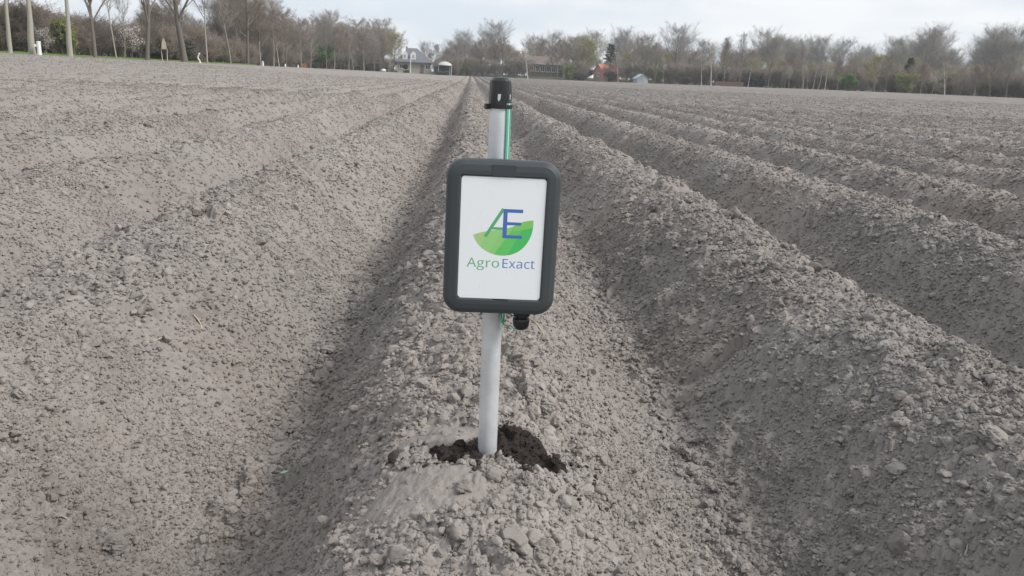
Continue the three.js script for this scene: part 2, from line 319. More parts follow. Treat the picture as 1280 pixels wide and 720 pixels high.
const bark = {
  brown: std(0.14, 0.12, 0.10), pale: std(0.32, 0.30, 0.25), white: std(0.55, 0.53, 0.49, 0.8), dark: std(0.075, 0.065, 0.055),
  twigBrown: std(0.195, 0.16, 0.128), twigGrey: std(0.20, 0.182, 0.16), twigPurple: std(0.175, 0.132, 0.11), twigPale: std(0.29, 0.25, 0.21),
};
const leafy = (r, g, b) => new THREE.MeshPhysicalMaterial({ color: new THREE.Color().setRGB(r, g, b), roughness: 0.95, transmission: 0.3, thickness: 0, side: THREE.DoubleSide });
const leafM = { willow: leafy(0.32, 0.33, 0.06), green: leafy(0.10, 0.17, 0.035), olive: leafy(0.23, 0.25, 0.08), needle: std(0.022, 0.035, 0.022), ivy: leafy(0.06, 0.07, 0.04), blossom: leafy(0.75, 0.70, 0.69), buds: leafy(0.36, 0.34, 0.10), bronze: leafy(0.20, 0.13, 0.10), fresh: leafy(0.10, 0.23, 0.03) };
// templates: [trunk bark, twig bark, leaf material, grown geometry, own height]
const T = {};
const kind = (n, tb, cb, lm, g, h) => { T[n] = { tb: bark[tb], cb: bark[cb] ?? leafM[cb], lm: leafM[lm], g, h }; };
kind('avenue', 'pale', 'twigBrown', null, growTree(11, { h: 15, bare: 4.2, r: 0.165, knob: 0.28, spread: 4.2, limbs: 17, sub: 6, subsub: 6, twigs: 10, rise: 0.9, wig: 0.14, twigR: 0.0086 }), 15);
kind('fork', 'brown', 'twigBrown', null, growTree(12, { h: 15, bare: 2.9, r: 0.25, spread: 5.2, limbs: 20, sub: 7, subsub: 6, twigs: 10, rise: 1.5, wig: 0.1, twigR: 0.0086 }), 15);
kind('oak', 'brown', 'twigBrown', null, growTree(13, { h: 13, bare: 3.2, r: 0.20, spread: 4.6, limbs: 20, sub: 8, subsub: 7, twigs: 12, rise: 0.7, twigR: 0.0101 }), 13);
kind('oak2', 'pale', 'twigPurple', null, growTree(14, { h: 13, bare: 3.8, r: 0.17, spread: 3.9, limbs: 19, sub: 8, subsub: 7, twigs: 12, rise: 0.85, twigR: 0.0101 }), 13);
kind('elm', 'brown', 'twigGrey', null, growTree(15, { h: 15, bare: 4.0, r: 0.20, spread: 5.4, limbs: 21, sub: 7, subsub: 7, twigs: 12, rise: 1.6, curve: 0.02, twigR: 0.0086 }), 15);
kind('poplar', 'brown', 'twigGrey', null, growTree(16, { h: 16, bare: 5, r: 0.18, spread: 3.2, limbs: 18, sub: 6, subsub: 6, twigs: 12, rise: 1.9, twigR: 0.0086 }), 16);
kind('birch', 'white', 'twigPale', null, growTree(17, { h: 11, bare: 3.6, r: 0.12, spread: 2.4, limbs: 15, sub: 6, subsub: 6, twigs: 7, rise: 1.2, droop: -0.12, lean: 0.05, twigR: 0.009 }), 11);
kind('slim', 'pale', 'twigPale', null, growTree(18, { h: 10, bare: 3.4, r: 0.09, spread: 2.0, limbs: 13, sub: 6, subsub: 6, twigs: 6, rise: 1.3, lean: 0.10, twigR: 0.009 }), 10);
kind('willow', 'brown', 'twigBrown', 'willow', growTree(19, { h: 10, bare: 2.2, r: 0.2, spread: 4.0, limbs: 18, sub: 7, subsub: 6, twigs: 6, rise: 0.9, droop: -0.1, leaves: 0.55, leafN: 2, leafR: 0.10, twigR: 0.012 }), 10);
kind('budding', 'brown', 'twigBrown', 'buds', growTree(20, { h: 11, bare: 2.2, r: 0.18, spread: 4.2, limbs: 18, sub: 8, subsub: 6, twigs: 7, rise: 0.9, leaves: 0.6, leafN: 1, leafR: 0.10, twigR: 0.012 }), 11);
kind('spruce', 'dark', 'needle', null, growConifer(21, 10, 2.6, 0.12, 80), 10);
kind('pine', 'dark', 'needle', null, growConifer(22, 11, 1.8, 0.52, 60), 11);
kind('bush', 'brown', 'twigBrown', null, growTree(23, { h: 4, bare: 0.05, r: 0.06, spread: 2.1, limbs: 28, stems: 4, sub: 6, subsub: 6, twigs: 6, rise: 1.0, twigR: 0.012 }), 4);
kind('green', 'brown', 'twigBrown', 'olive', growTree(24, { h: 4, bare: 0.3, r: 0.06, spread: 1.9, limbs: 22, stems: 4, sub: 6, subsub: 5, twigs: 5, rise: 0.9, leaves: 0.9, leafN: 2, leafR: 0.10 }), 4);
kind('fresh', 'brown', 'twigBrown', 'fresh', growTree(25, { h: 4, bare: 0.3, r: 0.06, spread: 1.9, limbs: 22, stems: 4, sub: 6, subsub: 5, twigs: 5, rise: 0.8, leaves: 0.9, leafN: 2, leafR: 0.13 }), 4);
kind('ivy', 'dark', 'twigBrown', 'ivy', growTree(26, { h: 3, bare: 0.2, r: 0.06, spread: 1.8, limbs: 22, stems: 4, sub: 6, subsub: 5, twigs: 5, rise: 0.6, leaves: 0.9, leafN: 2, leafR: 0.11 }), 3);
kind('blossom', 'brown', 'twigBrown', 'blossom', growTree(27, { h: 4.5, bare: 0.8, r: 0.07, spread: 2.2, limbs: 18, stems: 2, sub: 6, subsub: 5, twigs: 5, rise: 0.8, leaves: 0.55, leafN: 1, leafR: 0.07 }), 4.5);
kind('bronze', 'brown', 'twigBrown', 'bronze', growTree(28, { h: 3, bare: 0.2, r: 0.05, spread: 1.6, limbs: 20, stems: 4, sub: 6, subsub: 5, twigs: 5, rise: 0.8, leaves: 0.5, leafN: 1, leafR: 0.08 }), 3);
const shared = new Map();
function plant(k, name, px, D, topY, label, category, group, wide = 1) {
  const t = T[k], [x, d] = at(px, D), y = ground(x, d) - 0.08, h = topY < 0 ? -topY : heightTo(px, topY, D) - y, s = h / t.h, turn = h2(Math.round(px * 10), Math.round(D * 10), 900) * 6.283;
  let o;
  if (shared.has(k)) { o = shared.get(k).clone(); o.name = numbered(name); o.userData = {}; scene.add(o); }
  else {
    o = new THREE.Group(); o.name = numbered(name); scene.add(o);
    mesh('trunk', t.g.trunk, t.tb, o); mesh('crown', t.g.crown, t.cb, o); if (t.g.leaves) mesh('foliage', t.g.leaves, t.lm, o);
    shared.set(k, o.clone());
  }
  o.position.set(x, y, -d); o.rotation.set(0, turn, 0); o.scale.set(s * wide, s, s * wide);
  return tag(o, label, category, group);
}
// the tall row along the left edge, then the wood along the far edge: [kind, name, x in the photograph, distance, top, label, width, group]
const TREES = [
  ['avenue', 'roadside_tree', 13, 54, -14, 'pale trunk at the very left end of the tree row, half cut by the frame', 0.8],
  ['avenue', 'roadside_tree', 41, 55, -15, 'thick knobbly leaning trunk just left of the white post on the grass', 1.1],
  ['avenue', 'roadside_tree', 88, 57, -15, 'straight knobbly mossy trunk in front of the green willow bush', 1],
  ['fork', 'roadside_tree', 119, 60, -11, 'slender pale trunk forking into a dark Y high up, right of the green bush', 0.7],
  ['slim', 'young_tree', 146, 69, -9, 'thin dark young tree left of the white blossom', 0.8],
  ['slim', 'young_tree', 156, 72, -7, 'thin young tree directly in front of the white blossom', 0.8],
  ['fork', 'roadside_tree', 184, 71, -14, 'broad pale trunk between the white blossom and the box on legs', 0.8],
  ['fork', 'roadside_tree', 231, 77, -15, 'thick trunk fanning out into dark upright limbs, right of the box on legs', 1.15],
  ['avenue', 'roadside_tree', 259, 86, -13, 'slim pale trunk beside the white ornament', 0.7],
  ['slim', 'young_tree', 289, 97, -9, 'short pale stem in the thicket right of the white ornament', 0.9],
  ['oak', 'bare_tree', 310, 108, -13.5, 'dark spreading brown-crowned tree left of the first white marker post', 1],
  ['oak2', 'bare_tree', 326, 118, 2, 'brown-crowned tree rising directly over the first white marker post', 1],
  ['oak2', 'bare_tree', 342, 128, 4, 'brown-crowned tree with a straight pale trunk right of the first marker post', 0.9],
  ['birch', 'birch_tree', 349, 132, 18, 'white-stemmed birch between the first and second marker posts', 0.9],
  ['oak', 'bare_tree', 358, 136, 8, 'brown-crowned tree standing at the second white marker post', 0.9],
  ['oak2', 'bare_tree', 376, 146, 17, 'brown-crowned tree with its trunk behind the orange log pile', 0.9],
  ['slim', 'young_tree', 388, 152, 22, 'pale slim tree just right of the orange log pile', 1.2],
  ['elm', 'bare_tree', 408, 168, 14, 'tall hazy grey crown rising above the brown trees right of the log pile', 1],
  ['oak2', 'bare_tree', 418, 170, 28, 'tree with a long bare pale trunk, first of three right of the green thicket', 0.85],
  ['oak', 'bare_tree', 426, 174, 30, 'dark brown tree, second of three right of the green thicket', 0.75],
  ['oak2', 'bare_tree', 436, 178, 36, 'brown tree with a leaning pale trunk, third of three right of the green thicket', 0.8],
  ['slim', 'young_tree', 442, 182, 42, 'slender tree left of the dark open shed', 1.1],
  ['oak2', 'bare_tree', 455, 190, 38, 'round purple-brown crown above the dark open shed', 1.1],
  ['elm', 'bare_tree', 468, 196, 42, 'brown tree rising from the right end of the dark open shed', 0.9],
  ['oak', 'bare_tree', 478, 230, 32, 'hazy pale crown behind the budding tree by the house', 1.1],
  ['budding', 'budding_tree', 492, 200, 38, 'tree with yellowish new leaves left of the grey-roofed house', 0.9],
  ['slim', 'young_tree', 486, 196, 62, 'small pale leaning stem by the white sack', 1],
  ['elm', 'bare_tree', 582, 238, 36, 'wide pale grey crown, left one of two behind the top of the sensor', 1.1],
  ['elm', 'bare_tree', 618, 232, 24, 'tallest rounded grey crown behind the top of the sensor', 1.15],
  ['oak', 'bare_tree', 602, 214, 46, 'dark brown tree just left of the sensor cap', 1],
  ['oak', 'bare_tree', 627, 212, 44, 'dense dark brown tree directly behind the sensor cap', 1.05],
  ['oak2', 'bare_tree', 572, 216, 52, 'brown tree between the domed shelter and the sensor', 0.95],
  ['oak2', 'bare_tree', 545, 226, 52, 'brown-grey tree behind the domed shelter', 1],
  ['elm', 'bare_tree', 530, 240, 50, 'dark greenish tree behind the right slope of the grey roof', 0.9],
  ['birch', 'birch_tree', 660, 204, 44, 'pale birch standing alone left of the low white-windowed house', 1.2],
  ['oak2', 'bare_tree', 676, 236, 44, 'reddish brown tree behind the left end of the white-windowed house', 0.9],
  ['oak2', 'bare_tree', 697, 212, 44, 'broad pinkish brown tree at the right end of the white-windowed house', 1.1],
  ['oak', 'bare_tree', 716, 214, 43, 'brown tree left of the yellow-green willow', 1],
  ['willow', 'willow_tree', 732, 217, 46, 'yellow-green willow coming into leaf left of the red roof', 1.0],
  ['elm', 'bare_tree', 726, 262, 40, 'grey treetop just showing above the willow', 0.9],
  ['spruce', 'spruce_tree', 761, 212, 53, 'dark spruce behind the red-roofed house', 1.3],
  ['birch', 'birch_tree', 773, 200, 62, 'pinkish twiggy tree just right of the spruce', 1.1],
  ['oak2', 'bare_tree', 795, 212, 40, 'grey-brown tree behind the glass roof', 0.9],
  ['elm', 'bare_tree', 806, 206, 40, 'tall grey tree left of the largest round crown on the right', 0.9],
  ['oak', 'bare_tree', 818, 196, 50, 'dark stout tree right of the glass roof', 0.85],
  ['elm', 'bare_tree', 843, 202, 28, 'largest broad rounded crown in the far tree line', 1.15],
  ['slim', 'young_tree', 829, 188, 66, 'slim pale stem below the largest rounded crown', 1],
  ['poplar', 'bare_tree', 900, 196, 37, 'broad bare crown above the low brown fence', 1.15],
  ['birch', 'birch_tree', 877, 184, 62, 'short white birch at the left end of the low brown fence', 0.9],
  ['birch', 'birch_tree', 889, 183, 44, 'tall white birch in front of the low brown fence', 1.1],
  ['oak2', 'bare_tree', 904, 187, 46, 'dark tree rising behind the middle of the low brown fence', 0.6],
  ['poplar', 'bare_tree', 924, 188, 31, 'tall oval bluish crown at the right end of the low brown fence', 0.95],
  ['birch', 'birch_tree', 935, 178, 62, 'white birch standing apart right of the low brown fence', 1.0],
  ['elm', 'bare_tree', 960, 178, 43, 'dark vase-shaped tree with forked limbs right of the lone white birch', 0.95],
  ['slim', 'young_tree', 980, 172, 80, 'pale split stem left of the leaning white stems', 1],
  ['slim', 'young_tree', 986, 171, 76, 'pale upright stem left of the leaning white stems', 1],
  ['poplar', 'bare_tree', 998, 182, 46, 'narrow hazy crown on a reddish trunk before the leaning white stems', 1],
  ['birch', 'birch_tree', 1004, 168, 76, 'first from the left of the leaning white stems', 0.9],
  ['birch', 'birch_tree', 1009, 167, 88, 'shortest of the leaning white stems', 0.8],
  ['birch', 'birch_tree', 1016, 167, 76, 'thin leaning white stem, third from the left of its clump', 0.8],
  ['birch', 'birch_tree', 1023, 166, 72, 'thin leaning white stem, fourth from the left of its clump', 0.8],
  ['birch', 'birch_tree', 1031, 165, 70, 'brightest and rightmost of the leaning white stems', 1.0],
  ['oak2', 'bare_tree', 1046, 168, 71, 'brown tree between the leaning white stems and the bright green bush', 0.7],
  ['oak', 'bare_tree', 1062, 172, 72, 'brown tree standing behind the bright green bush', 0.8],
  ['budding', 'budding_tree', 1092, 166, 66, 'yellowish tree coming into bud right of the bright green bush', 1],
  ['slim', 'young_tree', 1093, 158, 92, 'pale leaning stem below the yellowish budding tree', 0.9],
  ['oak', 'bare_tree', 1106, 160, 66, 'dark brown tree between the yellowish budding tree and the pine', 0.8],
  ['pine', 'pine_tree', 1133, 172, 70, 'dark round-topped pine in the right-hand wood', 1.1],
  ['green', 'leafy_bush', 1128, 156, 92, 'yellow-green bush below the dark pine', 1.1],
  ['oak2', 'bare_tree', 1150, 158, 76, 'thin grey-brown tree right of the pine', 0.8],
  ['slim', 'young_tree', 1165, 154, 82, 'slim brown tree left of the bright birch at the right', 1],
  ['birch', 'birch_tree', 1181, 152, 70, 'bright pale birch in the right-hand wood', 1.2],
  ['oak', 'bare_tree', 1198, 150, 84, 'low dark round tree right of the bright birch', 1.15],
  ['oak2', 'bare_tree', 1217, 148, 78, 'brown tree left of the last dark tree at the right edge', 0.9],
  ['oak', 'bare_tree', 1236, 147, 73, 'dark brown tree second from the right edge', 0.9],
  ['elm', 'bare_tree', 1257, 145, 64, 'grey-brown tree at the right edge of the frame', 0.9],
  // shrubs one can tell apart
  ['green', 'leafy_bush', 84, 66, 26, 'big yellow-green bush behind the straight mossy trunk', 0.95],
  ['blossom', 'flowering_shrub', 56, 62, 34, 'white-blossomed shrub behind the white post', 0.8],
  ['blossom', 'flowering_shrub', 164, 75, 32, 'large white-blossomed shrub left of the broad pale trunk', 1],
  ['bush', 'bare_shrub', 30, 64, 36, 'grey-green shrub between the first two trunks', 1],
  ['ivy', 'evergreen_shrub', 199, 82, 52, 'dark evergreen shrub behind the box on legs', 1.3],
  ['ivy', 'evergreen_shrub', 216, 86, 58, 'dark green shrub left of the fanning trunk', 1.2],
  ['bronze', 'bronze_shrub', 265, 92, 62, 'yellowish shrub right of the white ornament', 1],
  ['fresh', 'leafy_bush', 398, 172, 58, 'green leafy thicket right of the orange log pile', 1.6],
  ['ivy', 'evergreen_shrub', 508, 207, 88, 'low clipped green hedge in front of the grey-roofed house', 2.2],
  ['ivy', 'evergreen_shrub', 552, 208, 89.5, 'low dark hedge in front of the domed shelter', 3.4],
  ['green', 'leafy_bush', 712, 207, 82, 'grey-green bush left of the willow trunk', 1.1],
  ['ivy', 'evergreen_shrub', 728, 205, 93, 'small dark evergreen shrub left of the red-roofed house', 1.2],
  ['ivy', 'evergreen_shrub', 764, 203, 90, 'dark shrub at the right corner of the red-roofed house', 0.9],
  ['ivy', 'evergreen_shrub', 857, 190, 97, 'dark rounded evergreen clump left of the low brown fence', 1.3],
  ['fresh', 'leafy_bush', 1059, 160, 94, 'bright green bush in the right-hand wood', 1.15],
  ['bush', 'bare_shrub', 1199, 147, 98, 'dark twiggy shrub at the foot of the low round tree', 1.2],
];
for (const [k, n, px, D, top, label, wide] of TREES) plant(k, n, px, D, top, label, n.endsWith('tree') ? 'tree' : 'bush', null, wide);

// woods behind and undergrowth between, each read as one mass
function mass(name, label, k, count, seed, place, oneColor) {
  const t = T[k], R = rng(seed), g = mergeGeometries([t.g.trunk, t.g.crown].map((q) => q));
  const list = [[g, oneColor ?? t.cb]]; if (t.g.leaves) list.push([t.g.leaves, t.lm]);
  const ms = [];
  for (let i = 0; i < count; i++) { const p = place(i, R); if (p) ms.push(new THREE.Matrix4().compose(V(p[0], p[1], -p[2]), new THREE.Quaternion().setFromEuler(new THREE.Euler(0, R() * 6.283, 0)), V(p[3] * (p[4] ?? 1), p[3], p[3] * (p[4] ?? 1)))); }
  const root = list.length > 1 ? thing(name, label, null, [0, 0, 0]) : null;
  list.forEach(([geo, mat], q) => {
    const im = new THREE.InstancedMesh(geo, mat, ms.length); ms.forEach((m, i) => im.setMatrixAt(i, m)); im.castShadow = im.receiveShadow = true;
    im.name = root ? ['twigs', 'foliage'][q] : numbered(name); (root ?? scene).add(im); if (!root) tag(im, label);
  });
  tag(root ?? scene.children.at(-1), label, null, null, 'stuff');
}
// distance of the field's edge behind a place in the photograph
const EDGE = [[0, 56], [230, 78], [310, 108], [400, 170], [500, 204], [660, 208], [886, 186], [1180, 156], [1290, 146]];
const edgeD = (px) => { let k = 0; while (k < EDGE.length - 2 && px > EDGE[k + 1][0]) k++; const [a, b] = [EDGE[k], EDGE[k + 1]]; return lerp(a[1], b[1], (px - a[0]) / (b[0] - a[0])); };
const spot = (px, D, s, w) => { const [x, d] = at(px, D); return [x, ground(x, d) - 0.1, d, s, w]; };
const gapY = (px) => 1 - 0.40 * sst(30, 0, Math.abs(px - 545));     // the tree line dips beside the house
mass('far_wood', 'hazy grey treetops of the wood beyond the right-hand trees', 'elm', 240, 71, (i, R) => { const px = lerp(540, 1420, R()); return spot(px, edgeD(Math.min(px, 1290)) + 80 + 200 * R(), (0.72 + 0.45 * R()) * gapY(px) ); });
mass('far_wood', 'grey-brown tangle of trees making up the wood along the far edge', 'oak2', 100, 72, (i, R) => { const px = lerp(330, 1420, R()); return spot(px, edgeD(Math.min(px, 1290)) + 14 + 60 * R(), (0.42 + 0.3 * R()) * gapY(px) * (1 - 0.35 * sst(960, 1080, px)), 1.15); });
mass('left_wood', 'brown tangle of bare trees behind the left-hand row', 'oak', 64, 73, (i, R) => { const px = lerp(180, 480, Math.pow(R(), 0.8)); return spot(px, edgeD(px) + 12 + 50 * R(), 0.5 + 0.55 * sst(230, 330, px) * R()); });
mass('undergrowth', 'brown leafless thicket filling the foot of the tree line', 'bush', 440, 74, (i, R) => { const px = lerp(-60, 1400, (i + R()) / 440), e = edgeD(clamp(px, 0, 1290)); if (Math.abs(px - 520) < 26 || Math.abs(px - 680) < 22 || Math.abs(px - 750) < 16) return null; return spot(px, e + 6 + 45 * R() * R(), px < 330 ? 0.45 + 0.4 * R() : 0.5 + 0.65 * R(), 1.3); });
mass('undergrowth', 'dark ivy and evergreen growth low among the trunks', 'ivy', 30, 75, (i, R) => { const px = lerp(-60, 1400, R()), e = edgeD(clamp(px, 0, 1290)); if (Math.abs(px - 520) < 26 || Math.abs(px - 680) < 22 || Math.abs(px - 750) < 16) return null; return spot(px, e + 6 + 20 * R(), 0.35 + 0.55 * R() * (px < 330 ? 0.6 : 1.2), 1.5); });
mass('undergrowth', 'olive green scrub scattered through the foot of the wood', 'green', 60, 76, (i, R) => { const px = lerp(180, 1400, R()), e = edgeD(clamp(px, 0, 1290)); if (Math.abs(px - 520) < 30 || Math.abs(px - 680) < 22 || Math.abs(px - 750) < 16) return null; return spot(px, e + 10 + 20 * R(), 0.5 + 0.5 * R(), 1.2); });
mass('spring_wood', 'trees coming into yellowish bud among the far grey wood', 'budding', 22, 77, (i, R) => { const px = lerp(640, 1300, (i + R()) / 22); return spot(px, edgeD(Math.min(px, 1290)) + 12 + 50 * R(), 0.42 + 0.25 * R()); });
{ // short grass along the left edge of the field
  const R = rng(91), blade = new Wood(); for (let k = 0; k < 40; k++) blade.twig(V((R() - 0.5) * 0.5, 0, (R() - 0.5) * 0.5), V((R() - 0.5) * 0.12, 0.06 + 0.12 * R(), (R() - 0.5) * 0.12), 0.007);
  const N = 9000, im = new THREE.InstancedMesh(blade.geo(), std(0.13, 0.21, 0.045, 0.9), N), m = new THREE.Matrix4();
  for (let i = 0; i < N; i++) { const d = 34 + 70 * R(), x = -26.1 - 7 * R() * R(); m.compose(V(x, land(x, d) - 0.07, -d), new THREE.Quaternion().setFromEuler(new THREE.Euler(0, R() * 6, 0)), V(1.3, 0.7 + 0.8 * R(), 1.3)); im.setMatrixAt(i, m); }
  im.name = 'grass_verge'; scene.add(im); tag(im, 'strip of bright green grass along the left edge of the field', null, null, 'stuff');
}

// ---------------------------------------------------------------- houses, sheds and small things along the edges
const paint = { white: std(0.78, 0.78, 0.76, 0.6), cream: std(0.44, 0.41, 0.33), slate: std(0.13, 0.13, 0.15, 0.7), dark: std(0.03, 0.033, 0.038, 0.3), tile: std(0.46, 0.17, 0.12, 0.85), brick: std(0.40, 0.23, 0.18), brown: std(0.15, 0.115, 0.095), post: std(0.72, 0.72, 0.69, 0.6), wood: std(0.20, 0.14, 0.10), paleWood: std(0.42, 0.36, 0.27), log: std(0.34, 0.17, 0.085), zinc: std(0.42, 0.47, 0.52, 0.5), glass: std(0.35, 0.42, 0.47, 0.15) };
const box = (w, h, d, x = 0, y = 0, z = 0) => new THREE.BoxGeometry(w, h, d).translate(x, y + h / 2, z);
function prism(poly, depth, z = 0) {                        // an upright outline, extruded towards -z
  const s = new THREE.Shape(poly.map(([x, y]) => new THREE.Vector2(x, y))); return new THREE.ExtrudeGeometry(s, { depth, bevelEnabled: false }).translate(0, 0, z);
}
function place(px, D, sink = 0.1) { const [x, d] = at(px, D); return [[x, ground(x, d) - sink, -d], -Math.atan2(x, d)]; }   // stands on the ground, facing the field
function window_(parent, w, h, x, y, z, frame = paint.white) {
  const f = mesh('window', mergeGeometries([box(w, 0.1, 0.08, x, y, z), box(w, 0.1, 0.08, x, y + h - 0.1, z), box(0.1, h - 0.2, 0.08, x - w / 2 + 0.05, y + 0.1, z), box(0.1, h - 0.2, 0.08, x + w / 2 - 0.05, y + 0.1, z), box(0.07, h - 0.2, 0.06, x, y + 0.1, z)]), frame, parent);
  mesh('pane', mergeGeometries([box(w / 2 - 0.135, h - 0.2, 0.02, x - w / 4 + 0.0325, y + 0.1, z - 0.01), box(w / 2 - 0.135, h - 0.2, 0.02, x + w / 4 - 0.0325, y + 0.1, z - 0.01)]), paint.dark, f);
}
{ // grey-roofed house
  const [p, t] = place(518, 216), g = thing('farmhouse', 'house with a steep grey roof, cream wall and two white dormers', 'house', p, t);
  mesh('wall', box(8.6, 2.7, 7, 0, 0, -3.5), paint.cream, g);
  const hip = new THREE.BufferGeometry(), W = 4.75, Dp = 4.0, y0 = 2.7, y1 = 6.2;
  const v = [[-W, y0, Dp - 3.5], [W, y0, Dp - 3.5], [W, y0, -Dp - 3.5], [-W, y0, -Dp - 3.5], [-1.6, y1, -3.5], [0.6, y1, -3.5]], f = [[0, 1, 5], [0, 5, 4], [1, 2, 5], [2, 3, 4], [2, 4, 5], [3, 0, 4], [3, 2, 1], [3, 1, 0]];
  hip.setAttribute('position', new THREE.Float32BufferAttribute(f.flat().flatMap((i) => v[i]), 3)); hip.computeVertexNormals();
  const roof = mesh('roof', hip, paint.slate, g);
  mesh('chimney', box(0.5, 1.0, 0.5, -2.0, 5.6, -4.4), paint.brick, roof);
  for (const x of [-2.4, -0.3]) {
    const o = mesh('dormer', mergeGeometries([prism([[x - 0.62, 3.2], [x + 0.62, 3.2], [x + 0.62, 4.7], [x + 0.3, 5.25], [x - 0.3, 5.25], [x - 0.62, 4.7]], 2.2, -2.5)]), paint.white, g);
    mesh('pane', box(0.5, 0.8, 0.03, x, 3.7, -0.27), paint.glass, o);
  }
  mesh('fascia', box(9.4, 0.22, 0.12, 0, 2.52, 0.58), paint.slate, g);
  mesh('door', box(0.9, 2.05, 0.1, 1.9, 0.05, 0.05), paint.wood, g);
  for (const x of [-3.2, 3.4]) window_(g, 1.2, 1.1, x, 1.05, 0.05);
  tag(mesh('flagpole', new THREE.CylinderGeometry(0.07, 0.11, 4.7, 8).translate(0, 2.35, 0), paint.white), 'white pole standing before the grey roof between the two dormers', 'pole').position.set(...place(513, 211)[0]);
}
{ const [p] = place(507, 205.5, 0.1), g = thing('topiary', 'dark clipped ball bush in front of the cream wall', 'bush', p), R = rng(5), lv = new Wood(); // ball on a stem
  for (let k = 0; k < 900; k++) { const q = V(R() - 0.5, R() - 0.5, R() - 0.5).normalize().multiplyScalar(0.62 * Math.cbrt(R())); lv.leaf(q.add(V(0, 1.55, 0)), 0.09, R); }
  mesh('foliage', lv.geo(), leafM.needle, g); mesh('stem', new THREE.CylinderGeometry(0.05, 0.07, 1.3, 7).translate(0, 0.6, 0), bark.dark, g); }
{ // domed garden shelter
  const [p, t] = place(556, 211), g = thing('garden_shelter', 'pale domed garden shelter with a white post behind a dark hedge', 'shelter', p, t);
  mesh('roof', new THREE.LatheGeometry([[0, 3.35], [0.7, 3.25], [1.4, 2.95], [1.8, 2.5], [1.86, 2.36], [1.74, 2.36], [1.35, 2.8], [0, 3.2]].map(([x, y]) => new THREE.Vector2(x, y)), 14), std(0.47, 0.47, 0.44, 0.7), g);
  for (const [x, z] of [[-1.6, 0.5], [1.6, 0.5], [-1.2, -1.1], [1.2, -1.1]]) mesh('post', box(0.14, 2.4, 0.14, x, 0, z), paint.white, g);
  mesh('back_panel', box(2.3, 1.5, 0.08, 0, 0, -1.2), paint.brown, g);
}
{ // low house with white windows
  const [p, t] = place(681, 226), g = thing('bungalow', 'low house with a brown roof and a row of white window frames', 'house', p, t);
  mesh('wall', box(9.4, 3.1, 5, 0, 0, -2.5), paint.brown, g);
  const r = mesh('roof', prism([[0.7, 3.1], [-2.5, 5.3], [-5.7, 3.1]], 10.4, -5.2).rotateY(-Math.PI / 2), std(0.16, 0.125, 0.115), g);
  r.geometry.rotateY(Math.PI).translate(0, 0, 0); r.geometry.computeBoundingBox(); r.geometry.translate(0, 0, 0.7 - r.geometry.boundingBox.max.z);
  for (let k = 0; k < 6; k++) window_(g, 1.1, 1.6, -3.6 + k * 1.45, 1.25, 0.06);
}
{ // red-roofed house
  const [p, t] = place(747.5, 207), g = thing('brick_house', 'small brick house with a bright red tiled roof', 'house', p, t - 0.95);
  const wall = mesh('wall', prism([[-2.3, 0], [2.3, 0], [2.3, 2.3], [0, 4.3], [-2.3, 2.3]], 5.4, -5.4), paint.brick, g);
  for (const s of [-1, 1]) mesh('roof', prism([[0, 4.36], [s * 2.75, 1.97], [s * 2.75, 2.13], [0, 4.54]], 5.9, -5.65), paint.tile, g);
  mesh('chimney', box(0.5, 1.1, 0.5, 0.5, 3.9, -4.2), paint.white, g);
  g.scale.setScalar(0.88); window_(g, 1.0, 1.1, 0, 1.1, 0.05); mesh('door', box(0.06, 1.95, 0.9, 2.33, 0.02, -2.2), paint.dark, g);
}
{ // glass-roofed outbuilding
  const [p, t] = place(803, 197), g = thing('greenhouse', 'small grey-blue outbuilding with a pale glass roof', 'outbuilding', p, t + 0.35);
  mesh('wall', prism([[-1.7, 0], [1.7, 0], [1.7, 1.3], [0, 2.5], [-1.7, 1.3]], 3.4, -3.4), paint.zinc, g);
  for (const s of [-1, 1]) { const r = mesh('roof', prism([[0, 2.56], [s * 1.95, 1.18], [s * 1.95, 1.26], [0, 2.64]], 3.7, -3.55), paint.glass, g);
    for (let k = 0; k < 4; k++) mesh('glazing_bar', prism([[0, 2.645], [s * 1.95, 1.265], [s * 1.95, 1.30], [0, 2.685]], 0.06, -3.5 + k * 1.18), paint.white, r); }
  mesh('door', box(0.8, 1.7, 0.06, 0.3, 0.02, 0.04), paint.zinc, g); g.scale.setScalar(0.8);
}
{ // dark open shed
  const [p, t] = place(461, 199), g = thing('open_shed', 'dark low shed with an open front between the bare trunks', 'shed', p, t);
  mesh('back_wall', box(5.0, 1.9, 0.12, 0, 0, -2.4), paint.brown, g); for (const x of [-2.44, 2.44]) mesh('side_wall', box(0.12, 1.9, 2.28, x, 0, -1.2), paint.brown, g);
  mesh('roof', prism([[-2.8, 1.9], [2.8, 1.9], [2.8, 2.06], [-2.8, 2.06]], 3.1, -2.7), std(0.22, 0.22, 0.23), g);
  for (const x of [-0.9, 0.9]) mesh('post', box(0.14, 1.9, 0.14, x, 0, -0.1), paint.brown, g);
}
{ const [p, t] = place(479, 199, 0.04), g = new THREE.IcosahedronGeometry(0.55, 5), q = g.attributes.position; // sack
  for (let i = 0; i < q.count; i++) { const n = 1 + 0.16 * vn3(q.getX(i) * 3, q.getY(i) * 3, q.getZ(i) * 3, 7); q.setXYZ(i, q.getX(i) * n * 1.25, Math.max(-0.3, q.getY(i) * n * 0.62), q.getZ(i) * n); }
  g.computeVertexNormals(); tag(mesh('white_sack', g.translate(0, 0.32, 0), paint.white), 'white sack lying at the field edge right of the dark open shed', 'sack').position.set(...p); }
